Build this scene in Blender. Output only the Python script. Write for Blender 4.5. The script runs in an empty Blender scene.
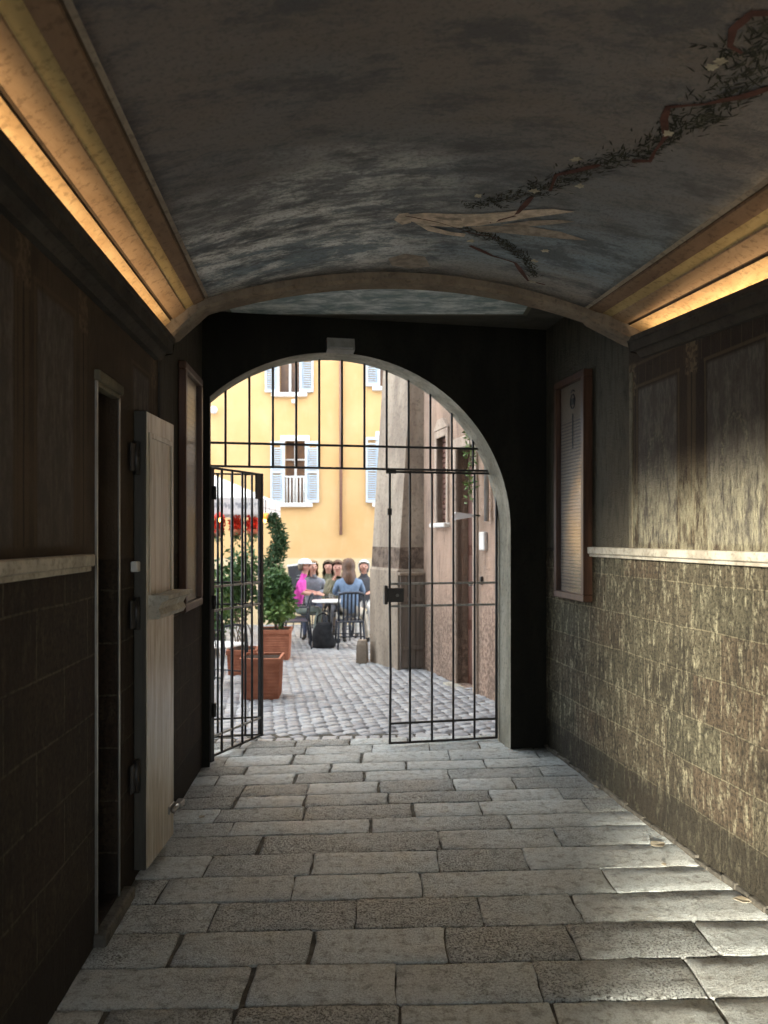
import bpy, bmesh, math, random
from mathutils import Vector, Matrix
random.seed(7)
scene = bpy.context.scene
COL = scene.collection
PI = math.pi

# ------------------------------------------------------------------ helpers
def lin(r, g, b):
    f = lambda c: (c/255)/12.92 if c/255 <= .04045 else (((c/255)+.055)/1.055)**2.4
    return (f(r), f(g), f(b), 1)

class NT:
    """tiny node tree builder"""
    def __init__(s, name, rough=.8, spec=.3, metal=0):
        s.m = bpy.data.materials.new(name); s.m.use_nodes = True
        s.t = s.m.node_tree; s.n = s.t.nodes; s.b = s.n['Principled BSDF']
        s.b.inputs['Roughness'].default_value = rough
        s.b.inputs['Specular IOR Level'].default_value = spec
        s.b.inputs['Metallic'].default_value = metal
        s._oc = None
    def set(s, sock, v):
        if isinstance(v, bpy.types.NodeSocket): s.t.links.new(v, sock)
        else: sock.default_value = v
    def oc(s):
        if s._oc is None: s._oc = s.n.new('ShaderNodeTexCoord').outputs['Object']
        return s._oc
    def sep(s, v=None):
        x = s.n.new('ShaderNodeSeparateXYZ'); s.set(x.inputs[0], v if v is not None else s.oc())
        return x.outputs
    def comb(s, x=0., y=0., z=0.):
        c = s.n.new('ShaderNodeCombineXYZ')
        for i, v in enumerate((x, y, z)): s.set(c.inputs[i], v)
        return c.outputs[0]
    def math(s, op, a, b=0., c=0., clamp=False):
        x = s.n.new('ShaderNodeMath'); x.operation = op; x.use_clamp = clamp
        s.set(x.inputs[0], a); s.set(x.inputs[1], b); s.set(x.inputs[2], c)
        return x.outputs[0]
    def scale(s, vec, f):
        x = s.n.new('ShaderNodeVectorMath'); x.operation = 'MULTIPLY'
        s.set(x.inputs[0], vec); x.inputs[1].default_value = f
        return x.outputs[0]
    def vadd(s, a, b):
        x = s.n.new('ShaderNodeVectorMath'); x.operation = 'ADD'
        s.set(x.inputs[0], a); s.set(x.inputs[1], b)
        return x.outputs[0]
    def noise(s, vec, sc, det=4., ro=.6, dist=0., color=False):
        x = s.n.new('ShaderNodeTexNoise'); s.set(x.inputs['Vector'], vec)
        x.inputs['Scale'].default_value = sc; x.inputs['Detail'].default_value = det
        x.inputs['Roughness'].default_value = ro; x.inputs['Distortion'].default_value = dist
        return x.outputs['Color' if color else 'Fac']
    def voro(s, vec, sc, feat='F1'):
        x = s.n.new('ShaderNodeTexVoronoi'); x.feature = feat; s.set(x.inputs['Vector'], vec)
        x.inputs['Scale'].default_value = sc
        return x.outputs[0]
    def mr(s, v, a, b, c=0., d=1., smooth=True):
        x = s.n.new('ShaderNodeMapRange'); x.interpolation_type = 'SMOOTHSTEP' if smooth else 'LINEAR'
        s.set(x.inputs[0], v)
        for i, q in enumerate((a, b, c, d)): x.inputs[i+1].default_value = q
        return x.outputs[0]
    def mix(s, f, a, b, blend='MIX'):
        x = s.n.new('ShaderNodeMix'); x.data_type = 'RGBA'; x.blend_type = blend
        s.set(x.inputs[0], f); s.set(x.inputs[6], a); s.set(x.inputs[7], b)
        return x.outputs[2]
    def band(s, v, a, b, e=.01):
        return s.math('MULTIPLY', s.mr(v, a-e, a+e), s.mr(v, b-e, b+e, 1., 0.))
    def rect(s, u, v, u0, u1, v0, v1, e=.008):
        return s.math('MULTIPLY', s.band(u, u0, u1, e), s.band(v, v0, v1, e))
    def bump(s, h, strength=.5, dist=.01):
        x = s.n.new('ShaderNodeBump'); x.inputs['Strength'].default_value = strength
        x.inputs['Distance'].default_value = dist; s.set(x.inputs['Height'], h)
        s.set(s.b.inputs['Normal'], x.outputs[0])
    def color(s, c): s.set(s.b.inputs['Base Color'], c)

def simple(name, c1, c2=None, rough=.7, spec=.3, metal=0, sc=12., bump=.15, bsc=60., bd=.004):
    m = NT(name, rough, spec, metal)
    c2 = c2 or tuple(x*.8 for x in c1[:3])+(1,)
    f = m.mr(m.noise(m.oc(), sc, 5.), .35, .65)
    m.color(m.mix(f, c1, c2))
    if bump: m.bump(m.noise(m.oc(), bsc, 3.), bump, bd)
    return m.m

def emit(name, c, s):
    m = NT(name, .5)
    m.color(c); m.b.inputs['Emission Color'].default_value = c; m.b.inputs['Emission Strength'].default_value = s
    return m.m

class MB:
    """collects shapes into one mesh"""
    def __init__(s): s.bm = bmesh.new(); s.mi = 0
    def _tag(s, faces):
        for f in faces: f.material_index = s.mi
    def box(s, x0, x1, y0, y1, z0, z1, bevel=0., M=None, seg=1):
        vs = [s.bm.verts.new((x, y, z)) for x in (x0, x1) for y in (y0, y1) for z in (z0, z1)]
        idx = [(0,1,3,2), (4,6,7,5), (0,4,5,1), (2,3,7,6), (0,2,6,4), (1,5,7,3)]
        fs = [s.bm.faces.new([vs[i] for i in q]) for q in idx]
        if bevel:
            es = list({e for f in fs for e in f.edges})
            r = bmesh.ops.bevel(s.bm, geom=es, offset=bevel, segments=seg, affect='EDGES', profile=.5)
            s._tag(r['faces'])
            vv = list({v for f in r['faces'] for v in f.verts} | {v for v in vs if v.is_valid})
            fs = list({f for v in vv for f in v.link_faces})
            vs = vv
        s._tag(fs)
        if M is not None: bmesh.ops.transform(s.bm, matrix=M, verts=list(set(vs)))
        return s
    def tube(s, pts, r, n=8, closed=False, caps=True):
        pts = [Vector(p) for p in pts]; N = len(pts)
        rs = r if isinstance(r, (list, tuple)) else [r]*N
        rings = []; up = None
        for i, p in enumerate(pts):
            if closed: t = pts[(i+1) % N]-pts[i-1]
            else: t = pts[min(i+1, N-1)]-pts[max(i-1, 0)]
            t.normalize()
            if up is None:
                up = Vector((0,0,1)) if abs(t.z) < .9 else Vector((0,1,0))
            a = t.cross(up)
            if a.length < 1e-4: a = t.orthogonal()
            a.normalize(); b = a.cross(t).normalized(); up = b
            rings.append([s.bm.verts.new(p+(a*math.cos(k*2*PI/n)+b*math.sin(k*2*PI/n))*rs[i]) for k in range(n)])
        fs = []
        for i in range(N if closed else N-1):
            A, B = rings[i], rings[(i+1) % N]
            for k in range(n): fs.append(s.bm.faces.new((A[k], A[(k+1) % n], B[(k+1) % n], B[k])))
        if not closed and caps:
            fs.append(s.bm.faces.new(rings[0])); fs.append(s.bm.faces.new(rings[-1][::-1]))
        for f in fs: f.smooth = n > 5
        s._tag(fs); return s
    def lathe(s, prof, n=20, sx=1., sy=1., c=(0,0,0)):
        rings = [[s.bm.verts.new((c[0]+r*math.cos(k*2*PI/n)*sx, c[1]+r*math.sin(k*2*PI/n)*sy, c[2]+z)) for k in range(n)] for r, z in prof]
        fs = []
        for A, B in zip(rings, rings[1:]):
            for k in range(n): fs.append(s.bm.faces.new((A[k], A[(k+1) % n], B[(k+1) % n], B[k])))
        fs.append(s.bm.faces.new(rings[0][::-1])); fs.append(s.bm.faces.new(rings[-1]))
        for f in fs: f.smooth = True
        s._tag(fs); return s
    def prism(s, poly, a, b, axis='y', bevel=0):
        """extrude a 2-D polygon along an axis from a to b"""
        def P(p, q):
            return {'y': (p[0], q, p[1]), 'x': (q, p[0], p[1]), 'z': (p[0], p[1], q)}[axis]
        A = [s.bm.verts.new(P(p, a)) for p in poly]; B = [s.bm.verts.new(P(p, b)) for p in poly]
        n = len(poly)
        fs = [s.bm.faces.new(A), s.bm.faces.new(B[::-1])]
        for k in range(n): fs.append(s.bm.faces.new((A[k], B[k], B[(k+1) % n], A[(k+1) % n])))
        s._tag(fs); return s
    def loft(s, rings, cap=True):
        R = [[s.bm.verts.new(p) for p in ring] for ring in rings]
        fs = []; n = len(R[0])
        for A, B in zip(R, R[1:]):
            for k in range(n): fs.append(s.bm.faces.new((A[k], A[(k+1) % n], B[(k+1) % n], B[k])))
        if cap: fs += [s.bm.faces.new(R[0][::-1]), s.bm.faces.new(R[-1])]
        s._tag(fs); return s
    def quad(s, *ps):
        f = s.bm.faces.new([s.bm.verts.new(p) for p in ps]); s._tag([f]); return f
    def grid_wall(s, us, zs, holes, yf, yb):
        """solid wall on a grid of cut lines, with rectangular holes"""
        us = sorted(set(us) | {h[i] for h in holes for i in (0, 1)}); zs = sorted(set(zs) | {h[i] for h in holes for i in (2, 3)})
        V = {}
        def v(i, j, y):
            k = (i, j, y)
            if k not in V: V[k] = s.bm.verts.new((us[i], y, zs[j]))
            return V[k]
        def solid(i, j):
            if i < 0 or j < 0 or i >= len(us)-1 or j >= len(zs)-1: return False
            cu, cz = (us[i]+us[i+1])/2, (zs[j]+zs[j+1])/2
            return not any(h[0] < cu < h[1] and h[2] < cz < h[3] for h in holes)
        fs = []
        for i in range(len(us)-1):
            for j in range(len(zs)-1):
                if not solid(i, j): continue
                for y in (yf, yb): fs.append(s.bm.faces.new((v(i,j,y), v(i+1,j,y), v(i+1,j+1,y), v(i,j+1,y))))
                for (di, dj, a, b) in ((-1,0,(i,j),(i,j+1)), (1,0,(i+1,j),(i+1,j+1)), (0,-1,(i,j),(i+1,j)), (0,1,(i,j+1),(i+1,j+1))):
                    if not solid(i+di, j+dj):
                        fs.append(s.bm.faces.new((v(*a,yf), v(*b,yf), v(*b,yb), v(*a,yb))))
        s._tag(fs); return s
    def build(s, name, mats, parent=None, M=None, normals=True):
        if normals: bmesh.ops.recalc_face_normals(s.bm, faces=s.bm.faces[:])
        me = bpy.data.meshes.new(name); s.bm.to_mesh(me); s.bm.free()
        for m in (mats if isinstance(mats, (list, tuple)) else [mats]): me.materials.append(m)
        o = bpy.data.objects.new(name, me); COL.objects.link(o)
        if parent is not None: o.parent = parent
        if M is not None: o.matrix_world = M
        return o

def tag(o, label, cat, group=None):
    o['label'] = label; o['category'] = cat
    if group: o['group'] = group
    return o
def thing(name, label, cat, M=None, group=None):
    o = bpy.data.objects.new(name, None); COL.objects.link(o); o.empty_display_size = .1
    if M is not None: o.matrix_world = M
    return tag(o, label, cat, group)
def struct(o):
    o['kind'] = 'structure'; return o
def dup(root, M, label, group=None):
    r = root.copy(); COL.objects.link(r); r.matrix_world = M; r['label'] = label
    if group: r['group'] = group
    for ch in root.children:
        c = ch.copy(); COL.objects.link(c); c.parent = r
        for g in ch.children:
            d = g.copy(); COL.objects.link(d); d.parent = c
    return r
def T(x, y, z, rz=0.): return Matrix.Translation((x, y, z)) @ Matrix.Rotation(rz, 4, 'Z')

# ------------------------------------------------------------------ layout
EYE, F, HZ = 1.5, 770., 537.
def ground(Y): return 0. if Y < 5.75 else -.039*(Y-5.75)
KL, KR = -.057, -.158                       # how the two passage walls run
def XLw(Y): return -.90+KL*Y
def XRw(Y): return 2.023+KR*Y
ML = Matrix.Translation((-.90, 0, 0)) @ Matrix.Rotation(math.atan2(1, KL), 4, 'Z')      # x along wall, -y into the room
MR = Matrix.Translation((2.023, 0, 0)) @ Matrix.Rotation(math.atan2(1, KR), 4, 'Z')     # x along wall, +y into the room
QL, QR = math.hypot(1, KL), math.hypot(1, KR)
def uL(Y): return Y*QL
def uR(Y): return Y*QR
PHI = math.atan(.2)
MA = Matrix.Translation((0, 5.534, 0)) @ Matrix.Rotation(PHI, 4, 'Z')                   # arch wall, outer face at y=0
REAR = -2.4                                  # rear mouth of the passage
YEND = lambda X: 3.86+.13*X                  # end of the vaulted bay

# ------------------------------------------------------------------ materials
def wall_material(name, side):
    m = NT(name, .85, .25)
    x, y, z = m.sep()
    u, v = x, z
    uv = m.comb(u, v, 0.)
    big = m.noise(m.oc(), 2.2, 5., .6)
    streak = m.noise(m.scale(m.oc(), (26., 26., 4.5)), 1., 8., .78)
    fine = m.noise(m.oc(), 55., 5., .65)
    blot = m.noise(m.scale(m.oc(), (22., 22., 7.)), 1., 7., .78)
    # faux ashlar on the lower wall
    br = m.n.new('ShaderNodeTexBrick')
    m.set(br.inputs['Vector'], m.vadd(m.comb(u, m.math('SUBTRACT', v, .02), 0.), m.scale(m.noise(m.oc(), 3., 2., .5, 0., True), (.02, .02, 0.))))
    br.offset = .5; br.squash = 1.
    bi = br.inputs
    bi['Scale'].default_value = 1.; bi['Mortar Size'].default_value = .0045; bi['Mortar Smooth'].default_value = .35
    bi['Brick Width'].default_value = .46; bi['Row Height'].default_value = .212; bi['Bias'].default_value = -.15
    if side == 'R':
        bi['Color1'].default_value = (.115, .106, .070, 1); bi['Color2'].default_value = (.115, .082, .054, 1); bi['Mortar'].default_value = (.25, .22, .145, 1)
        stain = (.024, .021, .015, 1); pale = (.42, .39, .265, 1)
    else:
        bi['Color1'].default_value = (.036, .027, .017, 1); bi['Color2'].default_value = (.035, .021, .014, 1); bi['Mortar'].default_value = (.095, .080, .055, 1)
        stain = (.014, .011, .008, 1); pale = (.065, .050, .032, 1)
    low = m.mix(m.math('MULTIPLY', m.mr(m.math('ADD', m.math('MULTIPLY', streak, .6), m.math('MULTIPLY', big, .4)), .45, .62), .85), br.outputs['Color'], stain)
    low = m.mix(m.math('MULTIPLY', m.mr(blot, .50, .64), .75), low, pale)
    low = m.mix(m.math('MULTIPLY', m.mr(fine, .48, .60), .72), low, stain)
    # dirty base course
    base = m.mr(m.math('ADD', v, m.math('MULTIPLY', streak, .10)), .24, .31, 1., 0.)
    low = m.mix(m.math('MULTIPLY', base, .74), low, stain)
    # painted panelling on the upper wall
    if side == 'R':
        dk = (.040, .028, .020, 1); pan = (.098, .088, .075, 1); ed = (.150, .112, .066, 1)
        panels = [(uR(3.76), uR(4.14)), (uR(3.10), uR(3.50)), (uR(2.45), uR(2.90))]
        pil = [uR(3.63), uR(3.02), uR(4.22)]
        end = uR(4.25); zt = 2.29
        plain = (.095, .085, .062, 1)
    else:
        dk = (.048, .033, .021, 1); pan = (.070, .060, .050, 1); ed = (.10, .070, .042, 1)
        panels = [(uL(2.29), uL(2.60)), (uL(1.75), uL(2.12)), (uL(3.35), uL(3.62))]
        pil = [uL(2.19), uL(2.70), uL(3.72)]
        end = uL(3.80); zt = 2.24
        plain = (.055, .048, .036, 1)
    up = m.mix(m.mr(big, .4, .62), dk, tuple(c*1.5 for c in dk[:3])+(1,))
    ww = m.math('MULTIPLY', m.math('SUBTRACT', streak, .5), .03)
    uw = m.math('ADD', u, ww)
    for a, b in panels:
        r = m.rect(uw, v, a, b, 1.47, zt, .012)
        up = m.mix(r, up, m.mix(m.mr(blot, .42, .66), pan, tuple(c*1.9 for c in pan[:3])+(1,)))
        # thin painted frame lines
        for c in (a-.018, b+.018):
            up = m.mix(m.math('MULTIPLY', m.rect(uw, v, c-.006, c+.006, 1.47, zt+.02, .004), .55), up, ed)
        up = m.mix(m.math('MULTIPLY', m.rect(u, v, a-.03, b+.03, zt+.015, zt+.03, .004), .55), up, ed)
        # vase ornament dimly painted in the panel
        cu = m.math('SUBTRACT', uw, (a+b)/2); cv = m.math('SUBTRACT', v, 1.86)
        d = m.math('ADD', m.math('POWER', m.math('DIVIDE', cu, .09), 2.), m.math('POWER', m.math('DIVIDE', cv, .17), 2.))
        ring = m.math('MULTIPLY', m.mr(m.math('ABSOLUTE', m.math('SUBTRACT', d, 1.)), .0, .5, 1., 0.), m.mr(fine, .45, .6))
        up = m.mix(m.math('MULTIPLY', ring, .30), up, pale)
    for p in pil:
        r = m.rect(uw, v, p-.035, p+.035, 1.47, zt+.16, .006)
        up = m.mix(m.math('MULTIPLY', r, .45), up, ed)
        r = m.rect(uw, v, p-.005, p+.005, 1.47, zt, .003)
        up = m.mix(m.math('MULTIPLY', r, .8), up, stain)
        # capital
        r = m.math('MULTIPLY', m.rect(u, v, p-.05, p+.05, zt-.02, zt+.15, .012), m.mr(m.noise(m.oc(), 38., 3.), .42, .58))
        up = m.mix(r, up, tuple(c*1.25 for c in ed[:3])+(1,))
    # frieze of painted arches above the panels
    wv = m.math('SINE', m.math('MULTIPLY', u, 42.))
    r = m.math('MULTIPLY', m.band(v, zt+.03, zt+.13, .006), m.mr(m.math('ABSOLUTE', wv), .0, .16, 1., 0.))
    up = m.mix(m.math('MULTIPLY', r, .5), up, ed)
    up = m.mix(m.math('MULTIPLY', m.band(v, zt+.135, zt+.15, .004), .5), up, ed)
    up = m.mix(m.math('MULTIPLY', m.mr(streak, .52, .72), .6), up, stain)
    # worn pale plaster; its upper fade also puts the sunlit zone into colour
    lit_wear = m.math('MULTIPLY', m.mr(m.math('ADD', v, m.math('MULTIPLY', blot, .35)), 1.80, 2.12, 1., 0.), m.mr(blot, .38, .62))
    up = m.mix(m.math('MULTIPLY', lit_wear, .75 if side == 'R' else .25), up, pale)
    # the plain strip of wall by the arch
    pl = m.mix(m.mr(streak, .45, .65), plain, tuple(c*.55 for c in plain[:3])+(1,))
    endm = m.mr(u, end-.006, end+.006)
    up = m.mix(endm, up, pl)
    hi = m.mr(v, 1.405, 1.415)
    col = m.mix(hi, low, up)
    m.color(col)
    h = m.math('ADD', m.math('MULTIPLY', streak, .5), m.math('MULTIPLY', fine, .6))
    h = m.math('ADD', h, m.math('MULTIPLY', blot, .7))
    h = m.math('SUBTRACT', h, m.math('MULTIPLY', m.math('MULTIPLY', br.outputs['Fac'], m.math('SUBTRACT', 1., hi)), .4))
    m.bump(h, 1., .028 if side == 'R' else .008)
    return m.m
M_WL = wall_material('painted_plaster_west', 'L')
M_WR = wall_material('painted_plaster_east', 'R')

def plaster(name, c, c2, rough=.9, sc=5., bump=.5, bd=.008, streaky=True):
    m = NT(name, rough, .2)
    f = m.noise(m.scale(m.oc(), (1., 1., .3) if streaky else (1., 1., 1.)), sc, 6., .65)
    g = m.noise(m.oc(), sc*8, 4., .6)
    m.color(m.mix(m.math('MULTIPLY', m.mr(g, .5, .7), .5), m.mix(m.mr(f, .38, .62), c, c2), tuple(q*.5 for q in c2[:3])+(1,)))
    m.bump(m.math('ADD', f, m.math('MULTIPLY', g, .6)), bump, bd)
    return m.m
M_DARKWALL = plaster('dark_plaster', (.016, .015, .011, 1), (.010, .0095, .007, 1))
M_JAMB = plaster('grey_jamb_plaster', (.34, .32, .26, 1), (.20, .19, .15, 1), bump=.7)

def fresco_material():
    m = NT('ceiling_fresco', .75, .35)
    x, y, z = m.sep()
    st = m.noise(m.scale(m.oc(), (1.6, 5.5, 1.)), 1., 7., .68, .5)
    st2 = m.noise(m.scale(m.oc(), (5., 11., 1.)), 1., 9., .76, .3)
    bigv = m.noise(m.scale(m.oc(), (.9, 1.8, 1.)), 1.3, 3., .55)
    fine = m.noise(m.oc(), 70., 4., .6)
    brown = (.195, .172, .155, 1); slate = (.18, .188, .20, 1); blue = (.24, .31, .36, 1); white = (.72, .74, .74, 1)
    yy = m.math('ADD', y, m.math('MULTIPLY', m.math('SUBTRACT', bigv, .5), 1.6))
    c = m.mix(m.mr(yy, 1.9, 2.8), brown, slate)
    c = m.mix(m.mr(yy, 2.7, 3.6), c, blue)
    c = m.mix(m.math('MULTIPLY', m.mr(st, .46, .66), .40), c, (.165, .14, .12, 1))
    cl = m.math('MULTIPLY', m.mr(m.math('ADD', st2, m.math('MULTIPLY', st, .7)), .76, .94), m.mr(yy, 2.5, 3.2))
    cl = m.math('MULTIPLY', cl, m.mr(x, .55, -.25))
    c = m.mix(m.math('MULTIPLY', cl, .95, clamp=True), c, (.85, .88, .88, 1))
    c = m.mix(m.math('MULTIPLY', m.mr(y, 3.55, 3.85), .6), c, (.34, .27, .20, 1))
    # thin ochre edge line near the mouldings
    c = m.mix(m.math('MULTIPLY', m.mr(fine, .5, .64), .4), c, (.08, .08, .08, 1))
    c = m.mix(m.math('MULTIPLY', m.mr(m.noise(m.scale(m.oc(), (2., 4.5, 1.)), 1.5, 8., .74), .46, .62), .75), c, (.075, .082, .094, 1))
    m.color(c)
    m.bump(m.math('ADD', m.math('MULTIPLY', st2, 1.2), m.math('MULTIPLY', fine, .6)), .9, .014)
    return m.m
M_FRESCO = fresco_material()

def vest_material():
    m = NT('vestibule_fresco', .75, .35)
    x, y, z = m.sep()
    st = m.noise(m.scale(m.oc(), (4., 9., 1.)), 1., 8., .74, .3)
    c = m.mix(m.mr(st, .40, .66), (.26, .34, .35, 1), (.86, .90, .88, 1))
    pan = m.rect(x, y, -1.0, .92, 4.3, 5.10, .006)
    edge = m.math('SUBTRACT', m.rect(x, y, -1.03, .95, 4.2, 5.13, .004), pan)
    b = m.mix(m.mr(st, .4, .6), (.055, .052, .042, 1), (.08, .075, .06, 1))
    b = m.mix(pan, b, c); b = m.mix(m.math('MULTIPLY', edge, .8, clamp=True), b, (.16, .15, .11, 1))
    m.color(b); m.bump(st, .6, .010)
    return m.m
M_VEST = vest_material()

def band_mat(name, c, c2):
    m = NT(name, .7, .3)
    n = m.noise(m.scale(m.oc(), (3., .9, 3.)), 3., 6., .65, .6); f = m.noise(m.oc(), 40., 4., .6)
    c3 = tuple(q*.45 for q in c2[:3])+(1,)
    m.color(m.mix(m.math('MULTIPLY', m.mr(f, .5, .68), .55), m.mix(m.mr(n, .36, .64), c, c2), c3))
    m.bump(m.math('ADD', n, m.math('MULTIPLY', f, .5)), .35, .006)
    return m.m
BANDS = [band_mat('cove_cream', (.60, .43, .23, 1), (.46, .30, .145, 1)), band_mat('cove_line', (.10, .06, .03, 1), (.08, .05, .025, 1)),
         band_mat('cove_ochre', (.40, .27, .155, 1), (.31, .20, .11, 1)), band_mat('cove_gold', (.46, .34, .15, 1), (.38, .27, .115, 1)),
         band_mat('cove_umber', (.22, .14, .085, 1), (.17, .105, .06, 1)), band_mat('cove_edge', (.32, .27, .21, 1), (.22, .18, .14, 1))]
M_CORNICE = plaster('cornice_plaster', (.060, .052, .042, 1), (.040, .034, .028, 1), bump=.4)
M_RIB = plaster('rib_plaster', (.22, .18, .135, 1), (.145, .115, .085, 1), bump=.4)
M_RIB2 = plaster('pilaster_edge_plaster', (.17, .15, .105, 1), (.10, .09, .065, 1))
M_MARBLE = plaster('string_course_stone', (.52, .49, .41, 1), (.34, .31, .25, 1), .6, 7., .4, .006, False)

def stone_floor():
    m = NT('paving_stone', .46, .4)
    geo = m.n.new('ShaderNodeNewGeometry')
    rnd = geo.outputs['Random Per Island']
    big = m.noise(m.oc(), 3., 5., .6)
    med = m.noise(m.oc(), 22., 6., .7)
    pits = m.voro(m.oc(), 75.)
    pit2 = m.noise(m.oc(), 110., 4., .7)
    a = m.mix(rnd, (.66, .71, .70, 1), (.50, .535, .525, 1))
    a = m.mix(m.math('MULTIPLY', m.mr(big, .4, .65), .5), a, (.54, .53, .48, 1))
    a = m.mix(m.math('MULTIPLY', m.mr(med, .48, .66), .65), a, (.19, .18, .155, 1))
    rough_ = m.mr(m.math('ADD', m.math('MULTIPLY', rnd, .5), m.math('MULTIPLY', m.noise(m.oc(), 2.2, 2.), .8)), .58, .86, .22, 1.)
    a = m.mix(m.math('MULTIPLY', m.mr(pit2, .50, .62), m.math('MULTIPLY', rough_, .95)), a, (.06, .056, .047, 1))
    grain = m.noise(m.scale(m.oc(), (150., 210., 150.)), 1., 4., .7)
    a = m.mix(m.math('MULTIPLY', m.mr(grain, .50, .66), .55), a, (.10, .098, .085, 1))
    wave = m.noise(m.scale(m.oc(), (9., 26., 9.)), 1., 5., .65)
    m.color(a)
    h = m.math('ADD', m.math('ADD', m.math('MULTIPLY', med, 1.2), m.math('ADD', m.math('MULTIPLY', grain, .7), wave)), m.math('MULTIPLY', m.mr(pit2, .48, .64, 1., 0.), m.math('MULTIPLY', rough_, 1.6)))
    m.bump(m.math('ADD', h, m.math('MULTIPLY', m.math('ADD', big, rnd), .2)), .85, .011)
    m.set(m.b.inputs['Roughness'], m.mr(med, .3, .7, .28, .55))
    return m.m
M_STONE = stone_floor()
M_GROUT = simple('earth_grout', (.13, .12, .10, 1), (.07, .065, .055, 1), .95, .1, sc=20., bump=.8, bsc=90., bd=.01)

def cobble():
    m = NT('cobble_stone', .55, .4)
    rnd = m.n.new('ShaderNodeNewGeometry').outputs['Random Per Island']
    med = m.noise(m.oc(), 40., 4., .6)
    a = m.mix(rnd, (.40, .40, .40, 1), (.24, .24, .25, 1))
    m.color(m.mix(m.math('MULTIPLY', m.mr(med, .5, .7), .5), a, (.14, .14, .14, 1)))
    m.bump(med, .6, .008)
    return m.m
M_COBBLE = cobble()
M_COBGROUT = simple('cobble_grout', (.10, .095, .085, 1), (.07, .066, .06, 1), .95, .1)
M_IRON = simple('black_iron', (.012, .011, .010, 1), (.022, .018, .015, 1), .45, .5, sc=30.)
M_IRONPALE = simple('highlit_iron', (.34, .33, .30, 1), (.22, .21, .19, 1), .35, .6, sc=30.)  # pale tone stands in for the highlight on the gate rails

def wood(name, c, c2, rough=.5, sc=1., axis=2):
    m = NT(name, rough, .4)
    k = [16.*sc]*3; k[axis] = 1.2*sc
    g = m.noise(m.scale(m.oc(), tuple(k)), 1., 6., .65, .7)
    f = m.noise(m.scale(m.oc(), tuple(q*4 for q in k)), 1., 3., .6)
    m.color(m.mix(m.math('MULTIPLY', m.mr(f, .48, .68), .4), m.mix(m.mr(g, .38, .62), c, c2), tuple(q*.55 for q in c2[:3])+(1,)))
    m.bump(m.math('ADD', g, f), .25, .003)
    return m.m
M_DOORWOOD = wood('grey_door_paint', (.56, .50, .41, 1), (.42, .365, .285, 1), .26)
M_DOOREDGE = wood('shaded_door_paint', (.050, .046, .035, 1), (.036, .033, .026, 1), .6)  # shade on the leaf edge is put into this darker colour
M_FRAMEWOOD = wood('walnut_frame', (.085, .040, .022, 1), (.05, .024, .014, 1), .4)
M_BROWNDOOR = wood('brown_door_wood', (.15, .062, .04, 1), (.095, .04, .026, 1), .55)
M_WEATHERED = wood('weathered_wood', (.20, .165, .135, 1), (.13, .105, .085, 1), .9)
M_STEEL = simple('bright_steel', (.45, .44, .41, 1), (.35, .34, .32, 1), .3, .5, .9, bump=.05)
M_WHITEPLASTIC = simple('white_plastic', (.62, .61, .57, 1), (.5, .49, .45, 1), .5, .4, bump=.05)

# ------------------------------------------------------------------ the passage shell
# walls are solid masses: the building stands on both sides of the passage
niche = (uL(2.83), uL(3.12), .055, 2.075)
b = MB(); b.grid_wall([uL(REAR), uL(5.22)], [-.05, 3.2], [niche], 0., .55)
b.grid_wall([uL(REAR), uL(5.22)], [-.05, 3.2], [], .551, 8.)
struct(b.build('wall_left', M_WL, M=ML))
b = MB(); b.grid_wall([uR(REAR), uR(5.75)], [-.05, 3.2], [], 0., -8.)
struct(b.build('wall_right', M_WR, M=MR))
# building storeys above the passage (unseen; added to keep the sun off the lane)
b = MB(); b.box(-10, 10, REAR, 5.2, 3.2, 7.5)
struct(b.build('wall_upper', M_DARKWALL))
# unseen rear lintel wall, its opening narrowed to cut the sky light
b = MB(); b.grid_wall([-1.4, 3.], [-.05, 3.2], [(-.765, 1.05, 0., 2.60)], REAR+.02, REAR-.3)
struct(b.build('wall_rear', M_DARKWALL))

# arch wall
def arch_pts(sc, a, zc, zs, sl, sr_n=40):
    pts = []
    th0 = math.acos(max(-1, min(1, (sl-sc)/a)))
    for k in range(sr_n+1):
        th = th0*(1-k/sr_n)
        pts.append((sc+a*math.cos(th), zs+(zc-zs)*math.sin(th)))
    return pts
AF = arch_pts(-.372, 1.225, 2.752, 1.55, -1.215)       # outer edge
AN = arch_pts(-.372, 1.228, 2.742, 1.55, -1.215)       # inner edge
DEP = -.275
b = MB()
sL, sR, zT = -1.60, 1.75, 3.2
def ring(y, arc):
    return [(sL, y, -.05)] + [(sL, y, zT)], arc
# front/back faces built from columns, intrados between them
def face(y, arc):
    v = {}
    top = [b.bm.verts.new((p[0], y, zT)) for p in arc]; cur = [b.bm.verts.new((p[0], y, p[1])) for p in arc]
    bl = b.bm.verts.new((arc[0][0], y, -.05)); br_ = b.bm.verts.new((arc[-1][0], y, -.05))
    l0, l1, l2 = (b.bm.verts.new((sL, y, q)) for q in (-.05, arc[0][1], zT))
    r0, r1, r2 = (b.bm.verts.new((sR, y, q)) for q in (-.05, arc[-1][1], zT))
    for k in range(len(arc)-1): b.bm.faces.new((cur[k], cur[k+1], top[k+1], top[k]))
    b.bm.faces.new((l0, bl, cur[0], l1)); b.bm.faces.new((l1, cur[0], top[0], l2))
    b.bm.faces.new((br_, r0, r1, cur[-1])); b.bm.faces.new((cur[-1], r1, r2, top[-1]))
    return [bl]+cur+[br_], [l0, l1, l2]+top+[r2, r1, r0]
i1, o1 = face(DEP, AN); i2, o2 = face(0., AF)
for A, B, mi in ((i1, i2, 1), (o1, o2, 0)):
    for k in range(len(A)-1):
        f = b.bm.faces.new((A[k], A[k+1], B[k+1], B[k])); f.material_index = mi if k else 0
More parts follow.
